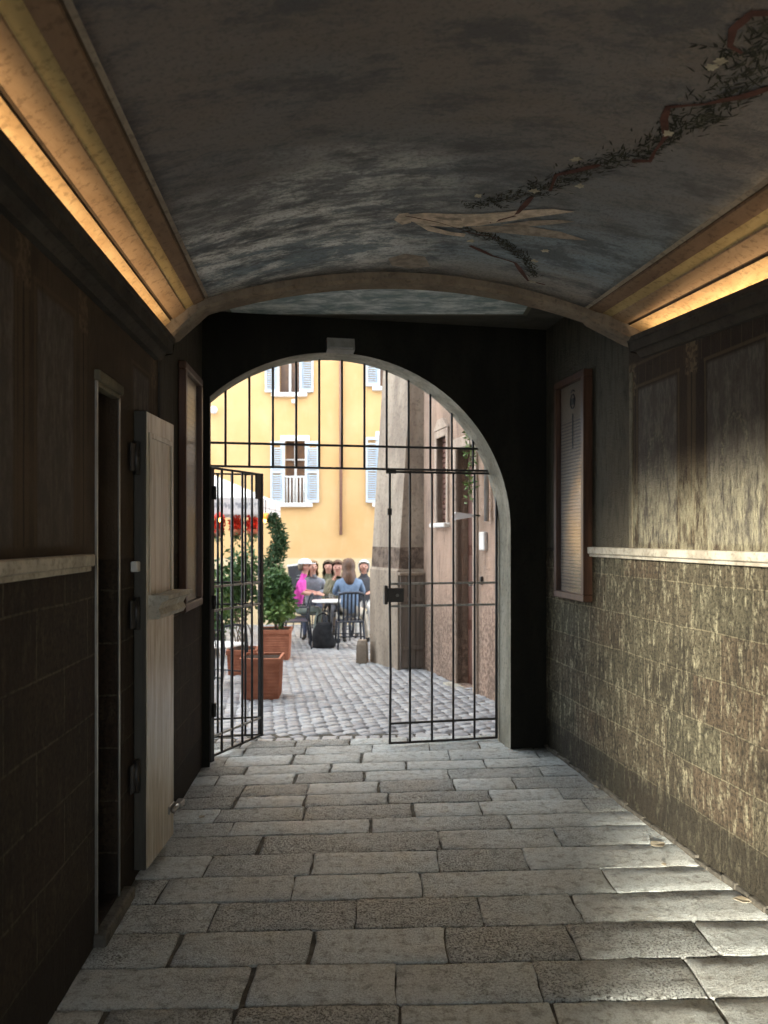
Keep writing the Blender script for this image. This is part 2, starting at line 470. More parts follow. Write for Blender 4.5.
struct(b.build('wall_front', [M_DARKWALL, M_JAMB], M=MA))

# vaulted ceiling of the bay
def covetop(Y): return (-.535-.085*Y, 1.67-.158*Y)
ZC, HV = 2.6775, .152
def vault_z(X, Y):
    a, c = covetop(Y); t = (X-(a+c)/2)/((c-a)/2)
    return ZC+.0125*t+HV*(1-t*t)
b = MB(); NX, NY = 48, 40
V = []
for j in range(NY+1):
    row = []
    for i in range(NX+1):
        t = -1+2*i/NX
        yv = REAR+(3.86-REAR)*j/NY
        for _ in range(3):
            a, c = covetop(yv); X = (a+c)/2+t*(c-a)/2
            yv = REAR+(YEND(X)-REAR)*j/NY
        row.append(b.bm.verts.new((X, yv, vault_z(X, yv))))
    V.append(row)
for j in range(NY):
    for i in range(NX):
        f = b.bm.faces.new((V[j][i], V[j][i+1], V[j+1][i+1], V[j+1][i])); f.smooth = True
CEIL = struct(b.build('ceiling', M_FRESCO))
mod = CEIL.modifiers.new('thick', 'SOLIDIFY'); mod.thickness = .05; mod.offset = 1 if CEIL.data.polygons[0].normal.z > 0 else -1

# painted coves with their banding, and the cornices that hide the light strips
def zcr(Y): return 2.5536+(max(Y, 2.)-4.118)*.0576
def cove(side):
    b = MB()
    fr = [(0, 0), (.15, .0), (.285, .004), (.29, -.004), (.325, -.004), (.33, .003), (.56, .006), (.565, -.001), (.72, -.001), (.725, .004), (.91, .004), (.915, -.004), (.945, -.004), (.95, .003), (1., .0)]
    mi = [0, 0, 1, 1, 1, 2, 2, 3, 3, 4, 4, 1, 1, 5]
    rows = []
    n = 30
    for j in range(n+1):
        row = []
        for q, off in fr:
            y = 1.5
            for _ in range(4):
                if side == 'L': x0, z0, x1, z1 = XLw(y)+.010, 2.475, covetop(y)[0], ZC-.0125
                else: x0, z0, x1, z1 = XRw(y)-.010, zcr(y)+.012, covetop(y)[1], ZC+.0125
                X = x0+(x1-x0)*q
                y = REAR+(YEND(X)-REAR)*j/n
            Z = z0+(z1-z0)*(q+.22*math.sin(PI*q)*.5)
            row.append(b.bm.verts.new((X, y, Z-off)))
        rows.append(row)
    for j in range(n):
        for k in range(len(fr)-1):
            f = b.bm.faces.new((rows[j][k], rows[j][k+1], rows[j+1][k+1], rows[j+1][k])); f.material_index = mi[k]
    return b.build('trim_1' if side == 'L' else 'trim_2', BANDS)
for s in 'LR':
    o = struct(cove(s))
    md = o.modifiers.new('thick', 'SOLIDIFY'); md.thickness = .03; md.offset = 1 if o.data.polygons[0].normal.z > 0 else -1
def sweep(sec, ys, fx, fz, name, m):
    """sweep a small section (distance from wall, height) along a passage wall"""
    b = MB(); rings = [[(fx(y, p[0]), y, fz(y)+p[1]) for p in sec] for y in ys]
    b.loft(rings); return struct(b.build(name, m))
sec = [(-.02, -.105), (.030, -.105), (.045, -.085), (.07, -.065), (.082, -.032), (.10, -.025), (.10, 0), (.09, 0), (.088, -.075), (-.02, -.075)]
sweep(sec, [REAR, 0, 2., 3.05, 3.10, 3.74], lambda y, d: XLw(y)+d, lambda y: 2.463, 'trim_3', M_CORNICE)
sweep(sec, [REAR, 0, 2., 3., 4.06], lambda y, d: XRw(y)-d, lambda y: zcr(y), 'trim_4', M_CORNICE)

# transverse rib at the end of the bay: curved soffit, solid up to the vestibule ceiling
def rib_curve():
    pts = [(XLw(3.74)-.01, 2.44)]
    a, c = covetop(3.85)
    lo = [(XLw(3.74)+.09, 2.475), (a-.02, 2.61)]
    for k in range(17):
        t = -1+2*k/16; X = (a+c)/2+t*(c-a)/2
        lo.append((X, ZC+.0125*t+HV*(1-t*t)-.046))
    lo += [(c+.02, 2.625), (XRw(4.03)-.10, 2.53), (XRw(4.03)+.01, 2.49)]
    return pts+lo
RC = rib_curve()
b = MB()
rows = []
for X, z in RC:
    y0 = YEND(X)-.005
    rows.append([(X, y0, z+.012), (X, y0+.02, z), (X, y0+.12, z), (X, y0+.14, z+.012), (X, y0+.14, 3.2), (X, y0, 3.2)])
b.loft(rows); struct(b.build('trim_5', M_RIB))
# vestibule ceiling
b = MB(); b.box(-1.6, 1.8, 3.8, 5.75, 2.975, 3.2); struct(b.build('ceiling_vestibule', M_VEST))

# string courses
def rail(name, M, u0, u1, s):
    b = MB(); b.box(u0, u1, *sorted((-.01*s, .042*s)), 1.398, 1.440, .005)
    b.box(u0, u1, *sorted((-.01*s, .028*s)), 1.380, 1.3985, .003)
    struct(b.build(name, M_MARBLE, M=M))
rail('trim_6', ML, uL(REAR), uL(2.70), -1)
rail('trim_7', MR, uR(REAR), uR(4.705), 1)
# pale edge strips of the pilasters that carry the rib
b = MB(); b.box(uR(4.20), uR(4.235), -.005, .008, 1.44, 2.40, .003); struct(b.build('trim_8', M_RIB2, M=MR))
b = MB(); b.box(uL(3.80), uL(3.845), -.012, .005, 1.44, 2.42, .003); struct(b.build('trim_9', M_CORNICE, M=ML))
b = MB(); b.box(uR(4.86), uR(5.45), -.005, .010, 1.405, 1.425, .003); struct(b.build('trim_10', M_CORNICE, M=MR))
# plastered foot of the east wall
b = MB()
for k in range(46):
    u = uR(1.0)+k*.1
    b.box(u, u+.1, -.01, .012+random.random()*.012, -.02, .012+random.random()*.018, .004)
struct(b.build('baseboard_right', M_GROUT, M=MR))

# ------------------------------------------------------------------ floor slabs
rowsY = [2.02, 2.25, 2.473, 2.711, 2.954, 3.199, 3.4375, 3.678, 3.915, 4.11, 4.326, 4.52, 4.734, 4.942, 5.133, 5.372, 5.58, 5.76]
joints = {2: [247, 396, 539, 700], 3: [175, 310, 446, 575, 712], 4: [214, 356, 481, 579], 5: [165, 293, 421, 612], 6: [209, 312, 438, 527], 7: [260, 440, 560], 8: [233, 369, 510]}
ys = [REAR-3.+.24*k for k in range(int((2.02-REAR+3.)/.24))]
rowsY = [y for y in ys if y < 1.9] + rowsY
off = len([y for y in ys if y < 1.9])
def slabY(y0, X): return y0+X*(.03+max(0, (y0-2.5))*.027)
b = MB(); b.box(-1.7, 3.2, REAR-3., 5.9, -.30, -.009); 
b.mi = 1
def slab(x0, x1, ya, yb):
    g = .0025
    nx, ny = max(3, int((x1-x0)/.07)), 4
    dz = random.uniform(-.0015, .0015); tx, ty = random.uniform(-.003, .003), random.uniform(-.003, .003)
    vs = {}
    sx = [0, .015]+[.015+.97*k/nx for k in range(1, nx)]+[.985, 1.]; sy = [0, .03, .35, .65, .97, 1.]
    jit = random.Random(int(x0*9177)+int(ya*7919))
    for i, a in enumerate(sx):
        for j, c in enumerate(sy):
            edge = i in (0, len(sx)-1) or j in (0, len(sy)-1)
            X = x0+g+(x1-x0-2*g)*a
            y0_, y1_ = slabY(ya, X)+g, slabY(yb, X)-g
            wob = (jit.random()-.5)*(.005 if edge else .004)
            Y = y0_+(y1_-y0_)*c+wob
            X += (jit.random()-.5)*(.010 if i in (0, len(sx)-1) else 0)
            # corners worn round
            if i in (0, len(sx)-1) and j in (0, len(sy)-1):
                X += .006*(1 if i == 0 else -1); Y += .005*(1 if j == 0 else -1)
            Z = dz+tx*(a-.5)+ty*(c-.5)+(jit.random()-.5)*.004-(.0035 if edge else 0)
            vs[i, j] = b.bm.verts.new((X, Y, Z))
    fs = []
    for i in range(len(sx)-1):
        for j in range(len(sy)-1):
            f = b.bm.faces.new((vs[i, j], vs[i+1, j], vs[i+1, j+1], vs[i, j+1])); f.smooth = True; fs.append(f)
    # skirt
    rim = [(i, 0) for i in range(len(sx))]+[(len(sx)-1, j) for j in range(1, len(sy))]+[(i, len(sy)-1) for i in range(len(sx)-2, -1, -1)]+[(0, j) for j in range(len(sy)-2, 0, -1)]
    lowv = [b.bm.verts.new((vs[q].co.x, vs[q].co.y, -.06)) for q in rim]
    for k in range(len(rim)):
        fs.append(b.bm.faces.new((vs[rim[k]], lowv[k], lowv[(k+1) % len(rim)], vs[rim[(k+1) % len(rim)]])))
    b._tag(fs)
for r in range(len(rowsY)-1):
    ya, yb = rowsY[r], rowsY[r+1]; yc = (ya+yb)/2
    x0, x1 = XLw(yc)-.05, XRw(yc)+.05
    if r-off in joints: cuts = [(p-384)/F*yc for p in joints[r-off]]
    else:
        cuts = []; x = x0+random.uniform(.15, .5)
        while x < x1-.12: cuts.append(x); x += random.uniform(.36, .62)
    cuts = [x0]+[c for c in cuts if x0+.08 < c < x1-.08]+[x1]
    for a, c in zip(cuts, cuts[1:]):
        gap = random.choice((0, .006, .014)) if a < .2 else random.choice((0, 0, .004)); slab(a+gap, c, ya, yb)
FLOOR = struct(b.build('floor', [M_GROUT, M_STONE], normals=True))

# ------------------------------------------------------------------ cobbled lane
b = MB()
b.quad((-9, 5.7, ground(5.7)-.035), (7, 5.7, ground(5.7)-.035), (7, 20, ground(20)-.035), (-9, 20, ground(20)-.035))
b.mi = 1
rot = .62; cs = .118
cr, sr = math.cos(rot), math.sin(rot)
def cob(cx, cy, sx, sy, ang):
    if not (5.86+.1*cx < cy < 17.2): return
    c, s_ = math.cos(ang), math.sin(ang); z = ground(cy); dz = random.uniform(-.006, .005)
    P = lambda x, y, h: (cx+x*c-y*s_, cy+x*s_+y*c, z+dz+h)
    j = lambda: random.uniform(-.006, .006)
    k = .72
    o_ = [P(-sx+j(), -sy+j(), -.022), P(sx+j(), -sy+j(), -.022), P(sx+j(), sy+j(), -.022), P(-sx+j(), sy+j(), -.022)]
    i_ = [P(-sx*k, -sy*k, .002), P(sx*k, -sy*k, .002), P(sx*k, sy*k, .002), P(-sx*k, sy*k, .002)]
    O = [b.bm.verts.new(p) for p in o_]; I = [b.bm.verts.new(p) for p in i_]
    fs = [b.bm.faces.new(I)]+[b.bm.faces.new((O[q], O[(q+1) % 4], I[(q+1) % 4], I[q])) for q in range(4)]
    for f in fs: f.smooth = True
    b._tag(fs)
for i in range(-90, 140):
    for j in range(-40, 140):
        a, c = i*cs+(j % 2)*cs*.5, j*cs
        X = a*cr-c*sr; Y = 5.7+a*sr+c*cr
        lim_l = -.36*Y*1.15-.3
        if X < lim_l or X > 1.7 or (Y > 11 and X > .8): continue
        cob(X+random.uniform(-.006, .006), Y+random.uniform(-.006, .006), cs*.47, cs*.47, rot+random.uniform(-.06, .06))
# course of larger blocks along the threshold
x = -1.6
while x < 1.3:
    w = random.uniform(.09, .15)
    c = 5.80+.1*x
    z = ground(5.8)
    b.box(x+.004, x+w-.004, c-.055, c+.055, z-.05, z+random.uniform(-.004, .004), .012)
    x += w
struct(b.build('street', [M_COBGROUT, M_COBBLE]))

# ------------------------------------------------------------------ iron gate
def P(X):   # point on the gate line (just inside the outer face)
    return X/math.cos(PHI)
GY = -.035
grille = thing('arch_grille', 'fixed black iron bars filling the top of the archway', 'grille', MA @ T(0, GY, 0))
def arch_z(s):
    q = (s+.372)/1.225
    return 1.55+1.205*math.sqrt(max(0, 1-q*q))
for k in range(-8, 4):
    s = P(.17+.158*k)
    MB().tube([(s, 0, 1.985), (s, 0, arch_z(s)+.012)], .0085, 8).build('bar', M_IRON, grille)
for z in (1.985, 2.145):
    e = -.372+1.225*math.sqrt(1-((z-1.55)/1.205)**2)
    MB().box(-1.22, e+.012, -.006, .006, z-.008, z+.008, .002).build('rail', M_IRON, grille)
MB().box(P(.01), P(.085), .014, .024, 1.955, 1.982, .003).build('stop_plate', M_IRON, grille)

gate = thing('gate_leaf', 'closed black iron gate leaf with square lock box, hinged on the east jamb', 'gate', MA @ T(0, GY, 0))
x0, x1 = P(.035), P(.825)
for k, X in enumerate((.035, .18, .34, .497, .655, .82)):
    s = P(X)
    if k == 0:
        MB().tube([(s, 0, .02), (s+.006, 0, .5), (s, 0, .95), (s-.002, 0, 1.2), (s, 0, 1.96)], .009, 8).build('stile', M_IRON, gate)
    else:
        MB().tube([(s, 0, .02), (s, 0, 1.965)], .0085 if k < 5 else .011, 8).build('bar' if k < 5 else 'stile', M_IRON, gate)
for z, m in ((.025, M_IRON), (.165, M_IRON), (1.005, M_IRONPALE), (1.165, M_IRONPALE), (1.966, M_IRON)):
    MB().box(x0, x1, -.006, .006, z-.008, z+.008, .002).build('rail', m, gate)
lk = MB().box(x0-.02, x0+.10, -.022, .022, 1.035, 1.135, .005).build('lock_box', M_IRON, gate)
k_ = MB(); k_.box(x0-.045, x0-.02, -.03, .03, 1.02, 1.155, .004); k_.build('strike_plate', M_IRON, lk)
k_ = MB(); k_.tube([(x0+.05, -.023, 1.085), (x0+.05, -.030, 1.085)], .012, 10); k_.build('keyhole_cover', M_IRONPALE, lk)
MB().box(x0-.018, x0+.012, -.018, .018, 1.655, 1.705, .004).build('latch', M_IRON, gate)

hinge = MA @ Vector((-1.165, -.03, 0))
free = Vector((-.912, 5.72, 0)); hinge = Vector((-1.158, 5.15, 0))
dirv = free-hinge; LEN = dirv.length
MG = T(hinge.x, hinge.y, 0, math.atan2(dirv.y, dirv.x))
gl = thing('gate_leaf', 'folded black iron gate leaf standing open by the planters', 'gate', MG)
MB().box(-.03, .012, -.022, .022, .0, 1.97, .004).build('hinge_stile', M_IRON, gl)
n = 5
for k in range(1, n):
    MB().tube([(LEN*k/n, 0, .03), (LEN*k/n, 0, 1.968)], .0088, 8).build('bar', M_IRON, gl)
fs_ = MB().box(LEN-.014, LEN+.014, -.012, .012, .02, 1.972, .003).build('stile', M_IRON, gl)
for z, m in ((.03, M_IRON), (.16, M_IRONPALE), (1.005, M_IRONPALE), (1.165, M_IRONPALE), (1.964, M_IRON)):
    MB().box(0, LEN, -.006, .006, z-.008, z+.008, .002).build('rail', m, gl)
MB().box(LEN-.075, LEN+.02, -.008, .008, 1.78, 1.970, .003).build('corner_plate', M_IRON, gl)
# folded second panel
A = Vector((LEN+.004, .022, 0)); ang = math.radians(166-40)
for fz in (1.,):
    L2 = .50
    for k in range(0, n):
        q = A+Vector((math.cos(ang), math.sin(ang), 0))*L2*k/n
        MB().tube([(q.x, q.y, .03), (q.x, q.y, 1.965)], .0085, 8).build('bar', M_IRON, gl)
    e = A+Vector((math.cos(ang), math.sin(ang), 0))*L2
    for z in (.03, .16, 1.005, 1.165, 1.965):
        MB().tube([(A.x, A.y, z), (e.x, e.y, z)], .0075, 6).build('rail', M_IRON, gl)
for z in (.3, 1.02, 1.75):
    MB().tube([(-.0, -.028, z), (-.0, -.028, z+.09)], .014, 10).build('hinge', M_IRON, gl)

# ------------------------------------------------------------------ on the passage walls
# exit lamp over the arch crown
s = -.36; 
lamp = thing('emergency_lamp', 'small grey emergency lamp box fixed over the arch crown', 'lamp', MA @ T(s, DEP, 2.742))
b = MB(); b.prism([(0, -.005), (-.075, .004), (-.08, .018), (-.055, .085), (0, .09)], -.092, .092, 'x'); b.build('housing', simple('grey_housing', (.30, .29, .26, 1), (.22, .21, .19, 1)), lamp)
MB().box(-.08, .08, -.088, -.078, .010, .020, .002).build('diffuser', M_STEEL, lamp)

def board_material(name, paper, ink, u0, u1, z0, z1, rows):
    m = NT(name, .5, .3)
    x, y, z = m.sep()
    ph = m.math('FRACT', m.math('MULTIPLY', z, rows))
    wd = m.noise(m.comb(m.math('MULTIPLY', x, 70.), m.math('FLOOR', m.math('MULTIPLY', z, rows)), 0.), 1., 2., .5)
    line = m.math('MULTIPLY', m.band(ph, .30, .66, .06), m.mr(wd, .40, .46))
    line = m.math('MULTIPLY', line, m.rect(x, z, u0, u1, z0, z1, .006))
    n = m.noise(m.oc(), 6., 4.)
    m.color(m.mix(m.math('MULTIPLY', line, .8), m.mix(n, paper, tuple(c*.75 for c in paper[:3])+(1,)), ink))
    return m.m
M_PLAQ = board_material('notice_sheet', (.22, .17, .12, 1), (.05, .04, .035, 1), .05, .44, .06, 1.16, 46.)
M_PLAQ2 = board_material('notice_sheet_pale', (.33, .25, .165, 1), (.20, .15, .10, 1), .10, .45, .9, 1.28, 30.)
def glass_mat():
    m = NT('board_glass', .08, .5)
    n = m.n; t = m.t
    gl_ = n.new('ShaderNodeBsdfGlossy'); gl_.inputs['Roughness'].default_value = .18
    tr = n.new('ShaderNodeBsdfTransparent'); tr.inputs[0].default_value = (.95, .95, .95, 1)
    fr = n.new('ShaderNodeFresnel'); fr.inputs[0].default_value = 1.33
    mx = n.new('ShaderNodeMixShader'); wk = n.new('ShaderNodeMath'); wk.operation = 'MULTIPLY'; wk.inputs[1].default_value = .22; t.links.new(fr.outputs[0], wk.inputs[0]); t.links.new(wk.outputs[0], mx.inputs[0]); t.links.new(tr.outputs[0], mx.inputs[1]); t.links.new(gl_.outputs[0], mx.inputs[2])
    t.links.new(mx.outputs[0], n['Material Output'].inputs[0])
    return m.m
M_GLASS = glass_mat()
def notice_board(label, M, w, h, s, mat, emblem, dd=.062):
    """frame on a wall; local x along the wall, s = which way faces the room"""
    t = thing('notice_board', label, 'notice board', M)
    f = MB(); d0, d1 = sorted((.002*s, dd*s))
    f.box(0, w, d0, d1, 0, .045, .005); f.box(0, w, d0, d1, h-.045, h, .005)
    f.box(0, .045, d0, d1, .0455, h-.0455, .005); f.box(w-.045, w, d0, d1, .0455, h-.0455, .005)
    f.build('frame', M_FRAMEWOOD, t)
    p = MB(); p.box(.04, w-.04, *sorted((.006*s, (dd-.034)*s)), .04, h-.04); sh = p.build('sheet', mat, t)
    if emblem:
        e = MB(); cx, cz, y = w*.5, h-.16, (dd-.032)*s
        e.tube([(cx+.035*math.cos(a*.4), y, cz+.045*math.sin(a*.4)) for a in range(16)], .004, 6, True)
        e.tube([(cx-.03, y, cz+.06), (cx, y, cz+.075), (cx+.03, y, cz+.06)], .004, 6)
        e.box(cx-.006, cx+.006, y-.002, y+.002, cz-.30, cz-.08); e.box(cx-.02, cx+.02, y-.002, y+.002, cz-.022, cz+.02, .001)
        e.build('crest', M_IRON, sh)
    g = MB(); g.box(.042, w-.042, *sorted(((dd-.022)*s, (dd-.019)*s)), .042, h-.042); g.build('glass', M_GLASS, t)
    return t
notice_board('tall walnut framed board of close printed lines with a crest on the east wall', MR @ T(uR(4.71), 0, 1.10), uR(5.19)-uR(4.71), 1.43, 1, M_PLAQ, True)
notice_board('tall dark framed board with a pale sheet behind the open grey door', ML @ T(uL(4.27), 0, 1.08), uL(4.80)-uL(4.27), 1.40, -1, M_PLAQ2, False, .045)

M_SILL = plaster('worn_sill_stone', (.13, .12, .10, 1), (.07, .065, .055, 1), .8, 8., .6, .008, False)
# doorway niche: casing, inner boarding, threshold
b = MB(); u0, u1 = niche[0], niche[1]
b.box(u0-.005, u0+.003, -.010, .03, .03, 2.08, .002)
b.box(u1-.003, u1+.006, -.008, .0, .03, 2.08, .002)
struct(b.build('trim_11', M_STEEL, M=ML))
b = MB(); b.box(u0-.012, u1+.01, -.022, .03, 2.075, 2.115, .005); b.box(u0, u1, -.010, .03, 2.058, 2.075, .004)
struct(b.build('trim_12', M_RIB2, M=ML))
b = MB(); b.box(u0+.004, u1-.004, .30, .33, .06, 2.07); 
for k in range(3): b.box(u0+.01+k*.092, u0+.09+k*.092, .285, .30, .08, 2.05, .004)
struct(b.build('trim_13', M_DOOREDGE, M=ML))
b = MB(); b.box(u0-.02, u1+.10, -.045, .28, -.02, .045, .012, seg=2); struct(b.build('trim_14', M_SILL, M=ML))

# the open narrow door folded back along the wall
du0, du1 = uL(3.345), uL(3.755)
door = thing('utility_door', 'narrow grey painted door folded open against the west wall', 'door', ML @ T(du0, -.003, .05, math.radians(-4)))
W, H, TH = du1-du0, 2.0, .052
lf = MB(); lf.box(0, W, -TH, 0, 0, H, .004); 
leaf = lf.build('leaf', [M_DOOREDGE], door)
fc = MB()
fc.box(.004, W-.004, -TH-.006, -TH, .004, H-.004, .002)
fc.box(.03, .055, -TH-.012, -TH-.006, 1.15, H-.09, .003); fc.box(W-.055, W-.03, -TH-.012, -TH-.006, 1.15, H-.09, .003)
fc.box(.0555, W-.0555, -TH-.012, -TH-.006, H-.115, H-.09, .003)
fc.build('panel_face', M_DOORWOOD, door)
mo = MB(); mo.prism([(-TH-.006, 0), (-TH-.05, .0), (-TH-.062, .02), (-TH-.05, .045), (-TH-.066, .075), (-TH-.095, .088), (-TH-.095, .105), (-TH-.006, .105)], .02, W+.01, 'x')
mo.build('dado_moulding', M_MARBLE, door).location = (0, 0, 1.09)
for z in (.35, 1.05, 1.72):
    h = MB(); h.tube([(-.03, -.022, z), (-.03, -.022, z+.14)], .014, 10); h.box(-.09, .0, -.022, -.014, z+.01, z+.13, .002)
    h.build('hinge', M_IRON, door)
fb = MB(); fb.box(W-.10, W-.02, -TH-.016, -TH-.006, .13, .17, .003); fb.tube([(W-.10, -TH-.03, .15), (W+.03, -TH-.03, .15)], .012, 10)
fb.box(W-.03, W+.035, -TH-.05, -TH-.016, .135, .165, .004)
fb.build('foot_bolt', M_STEEL, door)
kb = MB(); kb.box(-.055, -.015, -.035, -.004, 1.30, 1.345, .004); kb.build('catch_block', M_WHITEPLASTIC, door)
kb = MB(); kb.box(W-.002, W+.025, -.05, -.02, 1.30, 1.345, .004); kb.build('bolt_end', M_WHITEPLASTIC, door)

# ------------------------------------------------------------------ painted garland on the vault
def to_vault(px, py):
    dx, dz = (px-384)/F, (HZ-py)/F
    lo, hi = .3, 6.
    for _ in range(40):
        m_ = (lo+hi)/2
        if EYE+dz*m_ < vault_z(dx*m_, m_): lo = m_
        else: hi = m_
    return Vector((dx*lo, lo, vault_z(dx*lo, lo)))
def on_vault(x, y, d=.002): return (x, y, vault_z(x, y)-d)
rg = random.Random(3)
def path(px):
    P3 = [to_vault(*p) for p in px]; out = []
    for a, c in zip(P3, P3[1:]):
        n = max(2, int((c-a).length/.02))
        out += [a.lerp(c, k/n) for k in range(n)]
    return out+[P3[-1]]
gb = MB()
LEAF, LEAF2, RIB, FLW, FIG, FIG2 = range(6)
def ribbon(px, w, mi, d):
    pts = path(px); gb.mi = mi
    pv = None
    for i, p in enumerate(pts):
        t = (pts[min(i+1, len(pts)-1)]-pts[max(i-1, 0)]).normalized(); nrm = Vector((-t.y, t.x, 0))
        ww = w*(.7+.3*math.sin(i*.45))
        a, c = p+nrm*ww, p-nrm*ww
        cur = (gb.bm.verts.new(on_vault(a.x, a.y, d)), gb.bm.verts.new(on_vault(c.x, c.y, d)))
        if pv: gb._tag([gb.bm.faces.new((pv[0], pv[1], cur[1], cur[0]))])
        pv = cur
def leaf(x, y, ang, L, w, mi, d):
    gb.mi = mi; c, s_ = math.cos(ang), math.sin(ang)
    prof = [(0, 0), (.3, .5), (.6, .42), (1, 0), (.6, -.42), (.3, -.5)]
    f = gb.bm.faces.new([gb.bm.verts.new(on_vault(x+a*L*c-q*w*s_, y+a*L*s_+q*w*c, d)) for a, q in prof]); gb._tag([f])
main = [(775, 20), (748, 70), (715, 110), (680, 125), (655, 145), (620, 158), (585, 168), (545, 188), (500, 198), (468, 206)]
low = [(470, 228), (500, 240), (525, 258), (535, 276)]
for px, spread, dens in ((main, .085, 16), (low, .035, 14)):
    pts = path(px)
    for i, p in enumerate(pts):
        t = (pts[min(i+1, len(pts)-1)]-pts[max(i-1, 0)]).normalized(); a0 = math.atan2(t.y, t.x)
        f = 1-.55*i/len(pts)
        for k in range(dens):
            sp = rg.gauss(0, spread*f*.5)
            x, y = p.x-t.y*sp+rg.uniform(-.015, .015), p.y+t.x*sp+rg.uniform(-.015, .015)
            leaf(x, y, a0+PI+rg.uniform(-1.2, 1.2), rg.uniform(.02, .065)*f, rg.uniform(.003, .007), rg.choice((LEAF, LEAF, LEAF2)), .0015+rg.random()*.0015)
        if rg.random() < .10 and px is main:       # long sprigs reaching out
            a1 = a0+rg.choice((-1, 1))*rg.uniform(.7, 1.5)+PI; L = rg.uniform(.07, .15)*f+.02
            for q in range(7):
                x, y = p.x+math.cos(a1)*L*q/6, p.y+math.sin(a1)*L*q/6
                leaf(x, y, a1, L/6*1.1, .003, LEAF, .002); leaf(x, y, a1+rg.choice((-.7, .7)), .026, .009, LEAF, .0025)
for px in ([(775, 12), (752, 12), (733, 28), (730, 45), (742, 52)], [(775, 85), (745, 95), (705, 103), (668, 106), (664, 118), (666, 135), (655, 150), (650, 160), (632, 160)],
           [(600, 164), (575, 170), (556, 174), (550, 190)], [(532, 196), (515, 215), (490, 222)], [(470, 245), (492, 255), (515, 262), (528, 280), (545, 284)]):
    ribbon(px, .012, RIB, .0035)
ribbon([(405, 215), (440, 222), (470, 232), (500, 238)], .004, RIB, .0036)
for px, py in ((720, 60), (712, 66), (668, 132), (576, 158), (534, 190), (580, 185), (478, 195), (471, 240), (535, 260), (532, 281), (545, 250)):
    p = to_vault(px, py)
    for k in range(6): leaf(p.x, p.y, k*PI/3+rg.random(), rg.uniform(.016, .026), .014, FLW, .004)
def blob(outline, mi, d):
    pts = [to_vault(*p) for p in outline]; gb.mi = mi
    c = sum(pts, Vector())/len(pts)
    cv = gb.bm.verts.new(on_vault(c.x, c.y, d)); vs = [gb.bm.verts.new(on_vault(p.x, p.y, d)) for p in pts]
    gb._tag([gb.bm.faces.new((cv, vs[k], vs[(k+1) % len(vs)])) for k in range(len(vs))])
# long pale drapery drifting under the garland
blob([(394, 219), (399, 213), (408, 212), (413, 216), (411, 222), (402, 224)], FIG, .0034)
blob([(408, 214), (425, 212), (445, 213), (462, 213), (470, 219), (462, 227), (446, 226), (428, 225), (412, 221)], FIG, .003)
blob([(455, 213), (480, 213), (505, 211), (530, 209), (552, 208), (575, 211), (552, 214), (530, 217), (505, 221), (480, 225), (458, 226)], FIG, .0032)
blob([(430, 216), (450, 217), (470, 217), (490, 216), (488, 218), (465, 220), (445, 219)], FIG2, .0037)
blob([(415, 222), (432, 226), (450, 231), (466, 233), (464, 236), (446, 234), (428, 230)], FIG, .0036)
blob([(470, 226), (500, 225), (530, 226), (560, 231), (588, 240), (560, 238), (530, 235), (500, 232), (478, 231)], FIG2, .0028)
blob([(500, 224), (530, 220), (560, 219), (575, 221), (550, 224), (525, 226)], FIG2, .0029)
blob([(388, 258), (405, 253), (425, 256), (430, 266), (410, 268), (392, 265)], FIG2, .003)
def paint(name, c): return simple(name, c+(1,), tuple(q*.6 for q in c)+(1,), .75, .3, sc=25., bump=.3)
gb.build('painted_garland', [paint('leaf_paint', (.030, .032, .024)), paint('leaf_paint_olive', (.065, .066, .045)), paint('ribbon_paint', (.10, .042, .034)),
                             paint('flower_paint', (.52, .48, .37)), paint('drapery_paint', (.62, .52, .42)), paint('drapery_shadow_paint', (.36, .31, .26))], CEIL, normals=False)

# ------------------------------------------------------------------ litter on the floor
M_LEAFDRY = simple('dry_leaf', (.46, .41, .31, 1), (.22, .18, .12, 1), .8)
def dry_leaf(px, py, size, rz, label):
    Y = EYE*F/(py-HZ); X = (px-384)/F*Y
    b = MB()
    n = 7; L = size
    prof = [0, .30, .46, .5, .40, .22, .02]
    rows = []
    for i in range(n):
        x = L*(i/(n-1)-.5); w = prof[i]*L*.8
        rows.append([(x, -w, .006+.15*w*random.uniform(.5, 1)), (x, 0, .004+random.random()*.003), (x, w, .006+.2*w*random.uniform(.3, 1))])
    V_ = [[b.bm.verts.new(p) for p in r] for r in rows]
    for i in range(n-1):
        for k in range(2): b.bm.faces.new((V_[i][k], V_[i+1][k], V_[i+1][k+1], V_[i][k+1]))
    o = b.build('dry_leaf', M_LEAFDRY, M=T(X, Y, .002, rz))
    md = o.modifiers.new('t', 'SOLIDIFY'); md.thickness = .0015
    tag(o, label, 'leaf')
dry_leaf(658, 846, .085, .4, 'largest curled dry leaf on the paving by the east wall')
dry_leaf(664, 866, .03, 1.4, 'small pale leaf scrap just in front of the largest curled leaf')
dry_leaf(598, 788, .06, 2.2, 'pale dry leaf at the wall foot below the crested notice board')
dry_leaf(742, 902, .07, 2.7, 'dry leaf at the wall foot nearest the camera')
dry_leaf(202, 818, .04, 1.1, 'tiny dark leaf on the paving beside the door foot bolt')

